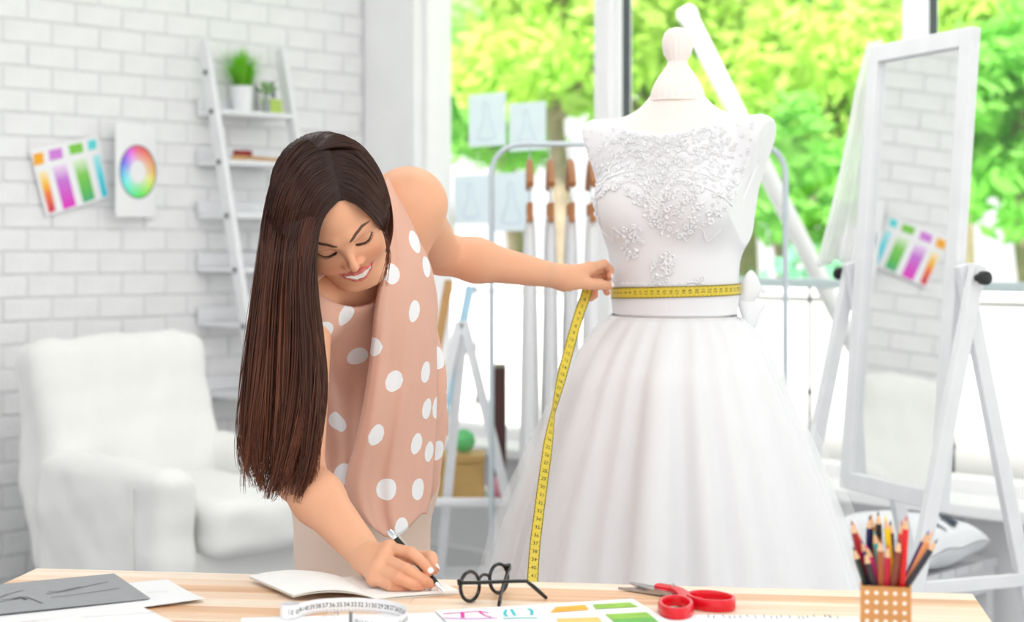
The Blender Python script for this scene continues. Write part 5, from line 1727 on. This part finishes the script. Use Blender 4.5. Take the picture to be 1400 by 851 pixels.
# ---- torso, neck, arms
bs = SDF()
S_ = (JS['rs'] + JS['ls']) / 2; PEL = Pn(505, 575, 3.06)
tu = norm(S_ - PEL); sa_ = norm(JS['ls'] - JS['rs']); fw_ = norm(np.cross(sa_, tu)); 
if fw_[1] > 0: fw_ = -fw_
RT = np.stack([norm(np.cross(tu, fw_)), fw_, tu])
CH = S_ - tu * .12
bs.ell(CH + np.array([0, .01, 0]), (.126, .082, .145), RT, 0)
bs.ell(S_ - tu * .27, (.115, .085, .13), RT, .05)
bs.ell(PEL, (.14, .105, .11), RT, .06)
bs.cone(NK0 * .75 + NK1 * .25, NK1, .0495, .055, .03)
bs.cone(NK1, JS['rs'] * .75 + NK1 * .25, .055, .045, .05); bs.cone(NK1, JS['ls'] * .75 + NK1 * .25, .055, .045, .05)
bs.ell(JS['ls'] + np.array([.002, .0, -.002]), (.054, .058, .047), None, .03)
bs.cone(JS['ls'], JS['le'], .050, .038, .03)
bs.cone(S_ * .4 + JS['ls'] * .6 - tu * .06, JS['ls'], .06, .05, .05)
le_, lw_ = JS['le'], JS['lw']
bs.cone(le_, le_ * .72 + lw_ * .28, .0375, .0395, .015)
bs.cone(le_ * .72 + lw_ * .28, lw_, .0395, .0215, .02)
bs.cone(JS['rs'], JS['re'], .047, .0385, .03)
re_, rw_ = JS['re'], JS['rw']
bs.cone(re_, re_ * .72 + rw_ * .28, .0385, .0390, .015)
bs.cone(re_ * .72 + rw_ * .28, rw_, .0390, .0245, .02)
# legs (inside the trousers) down to the ankles
HIPR, HIPL = Pn(474, 650, 2.99), Pn(520, 645, 3.07)
FTR, FTL = np.array([-.31, 2.97, .07]), np.array([-.23, 3.10, .07])
KNR, KNL = (HIPR + FTR) / 2 + np.array([0, -.02, 0]), (HIPL + FTL) / 2 + np.array([0, -.02, 0])
lg = SDF()
lg.ell(PEL, (.13, .095, .10), RT, .0)
for h_, k_, f_ in ((HIPR, KNR, FTR), (HIPL, KNL, FTL)):
    lg.cone(h_, k_, .075, .05, .04); lg.cone(k_, f_, .05, .035, .02); lg.cone(f_, f_ + np.array([.04, -.12, -.04]), .034, .022, .02)
# ---- hands
def hand_sdf(wrist, fore, mcps, fingers, thumb, pr=.0135, k=.006):
    s = SDF()
    s.cone(wrist * .45 + fore * .55, wrist, *( (.0295, .0235)), .01)
    for m_ in mcps: s.cone(wrist, m_, .0195, pr - .0015, .012)
    for a_, b_ in zip(mcps[:-1], mcps[1:]): s.cone(a_, b_, pr - .002, pr - .002, .008)
    for m_, fg in zip(mcps, fingers):
        pts = [np.array(q) for q in fg]; n = len(pts)
        s.chain([m_] + pts, [.0102, .0088, .0078, .0066][:n + 1], k=.0014, k0=.0025)
    s.chain([np.array(q) for q in thumb], [.0150, .0120, .0104, .0082], k=.004, k0=.012)
    return s
X = Pn
rh_f = dict(mcps=[X(533, 751, 2.395), X(526, 766, 2.378), X(519, 780, 2.368), X(513, 790, 2.366)],
 fingers=[[X(563, 757, 2.360), X(579, 771, 2.348), X(587, 782, 2.345)],
          [X(556, 779, 2.338), X(580, 794, 2.340), X(593, 801, 2.348)],
          [X(545, 791, 2.334), X(566, 800, 2.336), X(576, 802, 2.342)],
          [X(534, 800, 2.342), X(547, 804, 2.345), X(556, 804, 2.348)]],
 thumb=[X(520, 768, 2.445), X(556, 762, 2.435), X(588, 764, 2.405), X(593, 779, 2.378)])
rh = hand_sdf(JS['rw'], JS['re'], **rh_f)
lh_f = dict(mcps=[X(806, 367, 3.200), X(806, 371, 3.222), X(803, 378, 3.242), X(799, 386, 3.255)],
 fingers=[[X(826, 361, 3.235), X(834, 369, 3.255), X(833, 378, 3.250)],
          [X(825, 367, 3.262), X(831, 380, 3.275), X(828, 390, 3.262)],
          [X(821, 377, 3.275), X(827, 392, 3.275), X(830, 400, 3.265)],
          [X(812, 392, 3.280), X(812, 404, 3.270), X(808, 408, 3.255)]],
 thumb=[X(784, 384, 3.165), X(803, 388, 3.180), X(820, 389, 3.205), X(833, 391, 3.232)])
lh = hand_sdf(JS['lw'], JS['le'], **lh_f, pr=.0135)
def bounds(s, pad=.01):
    lo = np.min([o_[1] for o_ in s.ops], 0) - pad; hi = np.max([o_[2] for o_ in s.ops], 0) + pad; return lo, hi
BV, BF = bs.mesh(*bounds(bs), .0036)
GV, GF = lg.mesh(*bounds(lg), .009)
RV, RF = rh.mesh(*bounds(rh), .0016)
LHV, LHF = lh.mesh(*bounds(lh), .0016)
BC_ = np.tile(SKIN, (len(BV), 1))
dE = np.minimum(np.linalg.norm(BV - JS['re'], axis=1), np.linalg.norm(BV - JS['le'], axis=1))
BC_ = mixc(BC_, SKIN2, .35 * np.exp(-(dE / .05) ** 2))
def hand_col(V, d, nailcol, view=np.array([0, -1, .3])):
    C = np.tile(SKIN, (len(V), 1))
    for m_, fg in zip(d['mcps'], d['fingers']):
        for q in (m_, fg[0], fg[1]): C = mixc(C, SKIN2, .45 * np.exp(-(np.linalg.norm(V - q, axis=1) / .010) ** 2))
        C = mixc(C, SKIN2, .55 * np.exp(-(np.linalg.norm(V - fg[-1], axis=1) / .010) ** 2))
    C = mixc(C, SKIN2, .6 * np.exp(-(np.linalg.norm(V - d['thumb'][-1], axis=1) / .012) ** 2))
    return C
RC_ = hand_col(RV, rh_f, None); LC_ = hand_col(LHV, lh_f, None)
# nails: small curved plates on the outer side of each visible fingertip
nails = MB()
def nail(tip, prev, outv, L_=.010, W_=.0046, R=.0078):
    d = norm(np.array(tip) - np.array(prev)); o_ = norm(outv - d * (outv @ d)); s_ = np.cross(d, o_)
    rows = []
    for i in range(6):
        t = i / 5; row = []
        for j in range(7):
            a = (j / 6 - .5) * 1.25; w = R + .0006
            sh = (1 - .60 * (2 * t - 1) ** 4)
            row.append(np.array(tip) + d * (-.004 + L_ * t) + o_ * math.cos(a * sh) * w * (1 - .08 * t) + s_ * math.sin(a * sh) * w)
        rows.append(row)
    G = np.array(rows); V, Fs = sheet_solid(G, .0008); nails.add(V, Fs)
nail(rh_f['fingers'][0][-1], rh_f['fingers'][0][-2], np.array([.25, -.75, .45]), .0085, R=.0070)
nail(rh_f['thumb'][-1], rh_f['thumb'][-2], np.array([.8, -.35, .4]), .011)
nail(rh_f['fingers'][1][-1], rh_f['fingers'][1][-2], np.array([.3, -.6, -.6]))
nail(lh_f['fingers'][0][-1], lh_f['fingers'][0][-2], np.array([.9, -.5, .2]))
nail(lh_f['fingers'][2][-1], lh_f['fingers'][2][-2], np.array([.6, -.6, -.3]))
nail(lh_f['thumb'][-1], lh_f['thumb'][-2], np.array([.2, -.8, .3]))
NV = np.array(nails.v)
def tri(Fs, n0):
    out = []
    for f_ in Fs:
        f_ = list(f_)
        if len(f_) == 4: out.append(f_)
        else:
            for k in range(1, len(f_) - 1): out.append([f_[0], f_[k], f_[k + 1], f_[k + 1]])
    return np.array(out) + n0
parts = [(HVw, HF, HC), (BV, BF, BC_), (GV, GF, np.tile(SKIN, (len(GV), 1))), (RV, RF, RC_), (LHV, LHF, LC_)]
Vs, Fss, Cs = [], [], []; n0 = 0
for v_, f_, c_ in parts:
    Vs.append(v_); Fss.append(f_ + n0); Cs.append(c_); n0 += len(v_)
allF = [tuple(q) for q in np.concatenate(Fss)]
for mb_, col in ((lash, DARK), (nails, np.array(lin(250, 236, 232)))):
    allF += [tuple(i + n0 for i in f_) for f_ in mb_.f]; v_ = np.array(mb_.v); Vs.append(v_); Cs.append(np.tile(col, (len(v_), 1))); n0 += len(v_)
woman = thing('person', 'person in a pink polka dot blouse leaning over the table, writing with a pen', 'person', ((FTR + FTL)[0] / 2, (FTR + FTL)[1] / 2, 0))
put('body', np.concatenate(Vs), allF, m_skin, woman, colors=np.concatenate(Cs))

# ---- trousers and shoes
m_trs = mat('beige pink trouser cloth', lin(232, 208, 192), .75, .03, 8, bump=.05, bscale=200)
ts = SDF()
ts.ell(Pn(497, 640, 3.03), (.140, .120, .11), None, 0)
for h_, k_, f_, w_ in ((Pn(474, 690, 2.985), KNR, FTR, 0), (Pn(521, 690, 3.065), KNL, FTL, 1)):
    ts.cone(h_, k_, .092, .078, .05); ts.cone(k_, f_ + np.array([0, 0, .0]), .078, .066, .03)
ts._add(lambda p: wob(p, [(22, .004), (45, .0025)], 4), [-9] * 3, [9] * 3, 0, 'd')
ts.cut(-UPZ, -.055)
TV, TF = ts.mesh(*[b_ + s_ * .03 for b_, s_ in zip(bounds(SDF().cone(np.array([-.40, 2.85, .05]), np.array([-.1, 3.25, 1.0]), .05, .12)), (-1, 1))], .006)
put('trousers', TV, TF, m_trs, woman)
m_shoe = mat('beige leather', lin(214, 186, 164), .4, .04)
for f_ in (FTR, FTL):
    ss = SDF(); ss.ell(f_ + np.array([.02, -.05, -.035]), (.042, .125, .035), None, 0); ss.cut(-UPZ, -.001)
    ss.ell(f_ + np.array([.0, .01, .03]), (.03, .045, .04), None, .01, 's')
    v_, q_ = ss.mesh(f_ - .2, f_ + .2, .006); put('shoe', v_, q_, m_shoe, woman)

# ---- blouse
bl = SDF()
bl.ell(CH + np.array([.0, .004, .0]), (.145, .105, .155), RT, 0)
bl.ell(Pn(503, 430, 2.85), (.112, .085, .10), None, .05)
bl.ell(Pn(508, 520, 2.92), (.134, .115, .115), None, .06)
bl.ell(Pn(514, 590, 2.955), (.128, .115, .11), None, .05)
bl.ell(Pn(512, 655, 2.95), (.112, .115, .07), None, .04)
bl.cone(S_ * .5 + JS['rs'] * .5, JS['rs'] + np.array([.012, .01, -.005]), .075, .056, .05)
bl.cone(NK1 + np.array([.0, .03, -.02]), JS['ls'] * .70 + NK1 * .30 + np.array([-.006, .004, -.004]), .056, .046, .04)
# hanging folds
def folds(p):
    d = np.arctan2(p[:, 0] + .26, -(p[:, 1] - 2.93)); z = p[:, 2]
    return -(.0045 * np.sin(d * 9 + z * 9) + .003 * np.sin(d * 17 - z * 14 + 1)) * smoothstep(1.22, 1.0, z)
bl._add(folds, [-9] * 3, [9] * 3, 0, 'd')
# neck opening and armholes
bl.cone(NK0, NK1 + np.array([.0, .0, .0]), .060, .060, .004, 's')
bl.ell(Pn(474, 392, 2.70), (.066, .085, .034), None, .01, 's')
bl.ell(JS['ls'] + np.array([.034, .030, .004]), (.064, .085, .088), None, .004, 's')
bl.cone(JS['ls'] + np.array([.03, .03, 0]), JS['le'] + np.array([.03, 0, 0]), .062, .062, .004, 's')
bl.cone(JS['rs'] + np.array([-.05, -.01, -.02]), JS['re'], .056, .05, .004, 's')
lo_, hi_ = bounds(bl, .01)
XV, XF = bl.mesh(np.array([-.46, 2.55, .78]), np.array([-.02, 3.16, 1.42]), .0034)
XV = smooth_mesh(XV, XF, 1)
# drape panel: front sheet hanging from the left shoulder
rowsL = spline([(524, 250, 2.745), (526, 300, 2.725), (525, 345, 2.700), (519, 385, 2.690), (512, 425, 2.695), (508, 470, 2.705), (499, 540, 2.72), (486, 605, 2.735), (473, 655, 2.75), (478, 690, 2.76), (500, 715, 2.765)], 72)
rowsR = spline([(530, 243, 2.790), (553, 285, 2.768), (574, 330, 2.782), (591, 372, 2.815), (595, 420, 2.840), (596, 470, 2.860), (597, 530, 2.875), (596, 585, 2.885), (593, 635, 2.885), (589, 676, 2.88), (583, 703, 2.87)], 72)
G = np.zeros((72, 56, 3))
for i in range(72):
    v = i / 71
    for j in range(56):
        u = j / 55; q = rowsL[i] * (1 - u) + rowsR[i] * u
        bulge = .046 * math.sin(PI * min(1, u * .95 + .05)) ** .9 * float(smoothstep(-.1, .5, v))
        fold = (.006 * math.sin(u * 9 + v * 2) + .0045 * math.sin(u * 17 - v * 3 + 1) + .0022 * math.sin(u * 34 + v * 4)) * min(1, v * 1.6) * (1 - abs(2 * u - 1) ** 6)
        hem = (26 * math.sin(PI * min(1, u * 1.1)) ** 1.2) * max(0, v - .86) / .14
        curlL = .010 * math.exp(-((u) / .03) ** 2)
        G[i, j] = Pn(q[0], q[1] + hem, q[2] - .014 * float(smoothstep(.15, .4, v)) - bulge - fold * .8 + curlL)
DV, DF = sheet_solid(G, .0022)
# dots
DOTS = [(539, 371, .0175), (570, 427, .0185), (478, 433, .0185), (489, 492, .0185), (542, 525, .0185), (586, 508, .0185), (603, 490, .020), (601, 557, .020), (588, 556, .018),
        (458, 579, .0185), (516, 598, .0185), (571, 611, .0185), (527, 674, .0185), (576, 667, .0185), (555, 722, .0185), (466, 646, .0185), (445, 458, .0185), (508, 478, .016), (572, 330, .020), (590, 615, .018), (602, 615, .018), (588, 365, .018)]
pX, pD = proj(XV), proj(DV)
dX = np.full(len(XV), 9.0); dD = np.full(len(DV), 9.0)
cents = []
for (a, b, r_) in DOTS:
    best = None
    for V_, p_, w_ in ((XV, pX, 'x'), (DV, pD, 'd')):
        m_ = np.hypot(p_[:, 0] - a, p_[:, 1] - b) < 5
        if m_.any():
            y = V_[m_][:, 1].min(); k = np.where(m_)[0][np.argmin(V_[m_][:, 1])]
            if best is None or y < best[0]: best = (y, V_[k], w_)
    if best is None: continue
    cents.append(best[1])
    if best[2] == 'x': dX = np.minimum(dX, np.linalg.norm(XV - best[1], axis=1) - r_)
    else: dD = np.minimum(dD, np.linalg.norm(DV - best[1], axis=1) - r_)
rr = np.random.default_rng(3)
hid = XV[XV[:, 1] > 2.93]
for k in rr.permutation(len(hid))[:500]:
    c = hid[k]
    if min(np.linalg.norm(np.array(cents) - c, axis=1)) < .062: continue
    cents.append(c); dX = np.minimum(dX, np.linalg.norm(XV - c, axis=1) - .0185)
def dot_mat(name, col):
    m = mat(name, col, .72, .03, 10, bump=.03, bscale=400, sheen=.1, transl=.08)
    N = m.node_tree.nodes; L = m.node_tree.links
    hs_ = [n for n in N if n.type == 'HUE_SAT'][0]
    at = N.new('ShaderNodeAttribute'); at.attribute_name = 'dot'
    mr = N.new('ShaderNodeMapRange'); mr.inputs['From Min'].default_value = -.0004; mr.inputs['From Max'].default_value = .0004
    mx = N.new('ShaderNodeMix'); mx.data_type = 'RGBA'
    L.new(at.outputs['Fac'], mr.inputs['Value']); L.new(mr.outputs[0], mx.inputs[0])
    mx.inputs[6].default_value = (*lin(243, 243, 246), 1); mx.inputs[7].default_value = (*col, 1)
    L.new(mx.outputs[2], hs_.inputs['Color'])
    return m
m_bl = dot_mat('dusty pink crepe with white dots', lin(226, 176, 156))
blo = put('blouse', XV, XF, m_bl, woman, attrs={'dot': dX})
put('drape_panel', DV, DF, m_bl, blo, attrs={'dot': dD})

# ---- hair
m_hair = mat('dark brown hair', (1, 1, 1), .42, .12, 40, attr='Col', spec=.35)
HCc = np.array((0, .030, -.083)); HRr = np.array((.074, .085, .092))
def scalp_hit(px, py, grow):
    """camera ray against the grown skull ellipsoid; nearest approach if it misses"""
    d = norm(Pn(px, py, 1.0) - CAMP); o_ = hl_(CAMP); dl_ = d @ HR.T; r_ = HRr + grow
    oo = (o_ - HCc) / r_; dd = dl_ / r_
    a = dd @ dd; b = oo @ dd; c = oo @ oo - 1; disc = b * b - a * c
    t = (-b - math.sqrt(max(disc, 0))) / a
    return CAMP + d * t, disc > 0
ROOT, TIP = np.array(lin(50, 30, 25)), np.array(lin(126, 72, 48))
strands = []; srad = []; scol = []
K = 34
rh_ = np.random.default_rng(21)
def strand_from_px(pts, falloff_py, ydep, grow, r0, coltip, wav=0.0, ph=0.0, lift=0.0, n=K):
    q = spline([(a, b, 0) for a, b in pts], n)
    a, b = q[:, 0], q[:, 1]
    d = norm(np.stack([(a - 700) / F, np.ones(n), -(b - HZ) / F], 1)); o_ = hl_(CAMP); r_ = HRr + (.004 + (grow - .004) * smoothstep(0, .28, np.linspace(0, 1, n)))[:, None]
    oo = (o_ - HCc) / r_; dd = (d @ HR.T) / r_
    A_ = (dd * dd).sum(1); B_ = (dd * oo).sum(1); hit = (-B_ - np.sqrt(np.maximum(B_ * B_ - A_ * ((oo * oo).sum(1) - 1), 0))) / A_ * d[:, 1]
    yf = np.interp(b, [p_[0] for p_ in ydep], [p_[1] for p_ in ydep])
    w = smoothstep(falloff_py - 55, falloff_py + 25, b)
    y = hit * (1 - w) + yf * w
    P3 = np.stack([(a - 700) * y / F, y, CZ - (b - HZ) * y / F], 1)
    if wav:
        t = np.linspace(0, 1, n); P3[:, 0] += wav * np.sin(t * 9 + ph) * t ** 1.5; P3[:, 1] += wav * np.cos(t * 7 + ph) * t ** 1.5
    strands.append(P3); srad.append(r0 * np.interp(np.linspace(0, 1, n), [0, .1, .7, 1], [.6, 1, 1, .25])); scol.append(coltip)
C0 = [(466, 271), (446, 292), (436, 316), (431, 342), (428, 372), (431, 420), (440, 480), (443, 540), (437, 600), (424, 650), (404, 690)]
C1 = [(446, 183), (411, 193), (384, 225), (369, 262), (361, 310), (354, 380), (347, 450), (341, 520), (336, 580), (335, 625), (346, 668)]
C0, C1 = np.array(C0, float), np.array(C1, float)
NL = 84
locks = [dict(u=(i + rh_.uniform(.1, .9)) / NL, lay=rh_.random(), sway=rh_.normal() * 10, ph=rh_.uniform(0, 6.28), amp=rh_.uniform(.003, .011), end=rh_.uniform(.84, 1.0) if rh_.random() < .7 else rh_.uniform(.72, .9), c=rh_.uniform(0, 1)) for i in range(NL)]
for k in range(2700):
    lk = locks[rh_.integers(NL)]
    u0 = np.clip(rh_.normal() * .035 + lk['u'], 0, 1); du = lk['u'] - u0
    lay = np.clip(lk['lay'] + rh_.normal() * .15, 0, 1)
    tt = np.linspace(0, 1, len(C0))[:, None]
    uu = u0 + du * smoothstep(.45, 1.0, tt) * rh_.uniform(.4, 1.0)
    c = C0 * (1 - uu) + C1 * uu
    c = c + rh_.normal(size=2) * np.array([1.6, .8]) * tt + np.array([lk['sway'] + rh_.normal() * 2.5, 0]) * tt ** 2.2 + np.array([3 * math.sin(lk['u'] * 31), 0]) * tt
    endf = min(1.0, lk['end'] + rh_.normal() * .035)
    c = spline([(a, b, 0) for a, b in c], 40)[:max(14, int(40 * endf)), :2]
    u = u0
    ly_ = (lay - .5) * .045 - .012 * math.sin(PI * u)
    strand_from_px(c[::2].tolist() + [c[-1].tolist()], 318 + 25 * u, [(250, 2.512 + .078 * u + ly_), (340, 2.512 + .062 * u + ly_), (450, 2.522 + .045 * u + ly_), (690, 2.512 + .045 * u + ly_)], .010 + .012 * lay, rh_.uniform(.0006, .0011), np.clip(lk['c'] + rh_.normal() * .2, 0, 1), lk['amp'] * rh_.uniform(.7, 1.3), lk['ph'] + rh_.normal() * .25)
for k in range(900):                                  # short top layer over the scalp beside the part
    u = rh_.random(); c = C0 * (1 - u) + C1 * u + rh_.normal(size=2) * .8
    c = spline([(a, b, 0) for a, b in c], 40)[:24, :2]
    strand_from_px(c[::2].tolist(), 325 + 25 * u, [(250, 2.508 + .078 * u), (340, 2.508 + .062 * u), (450, 2.518 + .045 * u)], .011 + .010 * rh_.random(), rh_.uniform(.0006, .0010), rh_.uniform(0, .7))
# hair on her left side, drawn back behind the neck
D0 = np.array([(466, 271), (489, 281), (508, 297), (521, 312), (529, 325), (530, 338), (524, 356)], float)
D1 = np.array([(447, 183), (486, 194), (514, 226), (529, 262), (535, 295), (534, 325), (524, 352)], float)
for k in range(1100):
    u = rh_.random(); lay = rh_.random(); c = D0 * (1 - u) + D1 * u + rh_.normal(size=2) * .8
    strand_from_px(c.tolist(), 345, [(250, 2.62), (330, 2.60), (360, 2.70)], .009 + .010 * lay, rh_.uniform(.0007, .0011), rh_.uniform(0, .5) * .6, n=22)
    strands[-1] = np.array([np.interp(np.linspace(0, 1, K), np.linspace(0, 1, 22), strands[-1][:, q]) for q in range(3)]).T
    srad[-1] = np.interp(np.linspace(0, 1, K), np.linspace(0, 1, 22), srad[-1])
# fine wisps beside the cheek and flyaways
for k in range(16):
    c = [(500 + k * .6, 287 + k), (521, 313), (530 + rh_.normal(), 335), (531 + rh_.normal() * 2, 360), (524 + rh_.normal() * 4, 392)]
    strand_from_px(c, 330, [(250, 2.56), (330, 2.575), (400, 2.60)], .012, .0006, .9)
for k in range(45):
    u = rh_.uniform(.2, 1.04); c = C0 * (1 - u) + C1 * u; tt = np.linspace(0, 1, len(c))[:, None]
    c = c + np.array([rh_.normal() * 12, 0]) * tt ** 2 + np.array([0, rh_.uniform(-60, 15)]) * tt ** 2
    strand_from_px(c.tolist(), 330, [(250, 2.60), (420, 2.54), (690, 2.52)], .022, .0004, 1.0, .006, rh_.uniform(0, 6))
# strands over the back of the head down the nape, out of the photo's sight
for k in range(1300):
    a = rh_.uniform(-1, 1); b = rh_.uniform(.2, 1)
    p0 = HCc + (HRr + .010) * norm(np.array([.03, 1.0, -.15 * b]))
    pts = []
    for t in np.linspace(0, 1, 9):
        ang = t * (1.9 + .3 * b); dirv = norm(np.array([math.sin(a * 1.5) * math.sin(ang), math.cos(ang), -math.cos(a * 1.5) * math.sin(ang) - .05]))
        pts.append(hw(HCc + (HRr + .005 + (.006 + .006 * rh_.random()) * float(smoothstep(0, .4, t))) * dirv))
    end = hw(HCc + np.array([a * .05, -.10, -.06])) * .2 + Pn(470, 345, 2.70) * .8 + np.array([a * .05, .03, .03])
    pts.append(pts[-1] * .4 + end * .6); pts.append(end)
    strands.append(spline(pts, K)); srad.append(np.full(K, .0011)); scol.append(rh_.uniform(0, .4))
S3 = np.array(strands); R3 = np.array(srad); N_ = len(S3)
tg = norm(np.gradient(S3, axis=1)); ref = np.array([.3, .9, .2]); n1 = norm(np.cross(tg, ref)); n2 = np.cross(tg, n1)
ns = 3
Vh = np.zeros((N_, K, ns, 3))
for k in range(ns):
    a = 2 * PI * k / ns; Vh[:, :, k] = S3 + R3[:, :, None] * (math.cos(a) * n1 + math.sin(a) * n2)
idx = np.arange(N_ * K * ns).reshape(N_, K, ns)
Fh = np.concatenate([np.stack([idx[:, :-1, k], idx[:, :-1, (k + 1) % ns], idx[:, 1:, (k + 1) % ns], idx[:, 1:, k]], -1).reshape(-1, 4) for k in range(ns)])
tt = np.linspace(0, 1, K)[None, :, None]; cv = np.array(scol)[:, None, None]
Chh = ROOT[None, None] * (1 - tt ** 1.3 * (.35 + .65 * cv)) + TIP[None, None] * (tt ** 1.3 * (.35 + .65 * cv))
Chh = Chh * (.75 + .5 * cv)
Chh = np.repeat(Chh[:, :, None, :], ns, 2).reshape(-1, 3)
# solid under-layer: cap on the skull and the falling curtain
cap = SDF(); cap.ell(HCc, HRr + .0035, None, 0)
cap._add(lambda p: (p[:, 2] + .034) - (p[:, 1] - .02) * .42 , [-9] * 3, [9] * 3, 0, 'i')
cv_, cf_ = cap.mesh((-.1, -.1, -.21), (.1, .15, .03), .004); cv_ = hw(cv_)
cur = MB(); rings = []
ci0, ci1 = spline([(a, b, 0) for a, b in C0], 40), spline([(a, b, 0) for a, b in C1], 40)
for i in range(16, 33):
    L0, L1 = ci0[i, :2], ci1[i, :2]; a_, b_ = L0 * .93 + L1 * .07, L0 * .07 + L1 * .93
    py = (a_[1] + b_[1]) / 2
    ring = []
    th_ = .012 * min(1, (i - 15) / 8) * min(1, (34 - i) / 8)
    for q in range(20):
        an = 2 * PI * q / 20; m_ = (a_ + b_) / 2 + (b_ - a_) / 2 * math.cos(an)
        u = (1 + math.cos(an)) / 2; hit, ok = scalp_hit(m_[0], m_[1], .004)
        w = float(smoothstep(270, 350, m_[1])); y = (hit[1] + .01) * (1 - w) + (2.545 + .035 * u) * w
        ring.append(Pn(m_[0], m_[1], y + .044 + math.sin(an) * th_))
    rings.append(ring)
cur.loft(rings)
Vu = np.concatenate([Vh.reshape(-1, 3), cv_, np.array(cur.v)])
n1_, n2_ = N_ * K * ns, N_ * K * ns + len(cv_)
Fall = [tuple(q) for q in Fh] + [tuple(q) for q in (cf_ + n1_)] + [tuple(i + n2_ for i in f_) for f_ in cur.f]
Cu = np.concatenate([Chh, np.tile(ROOT * .7, (len(cv_), 1)), np.tile(ROOT * .8, (len(cur.v), 1))])
put('hair', Vu, Fall, m_hair, woman, colors=Cu)
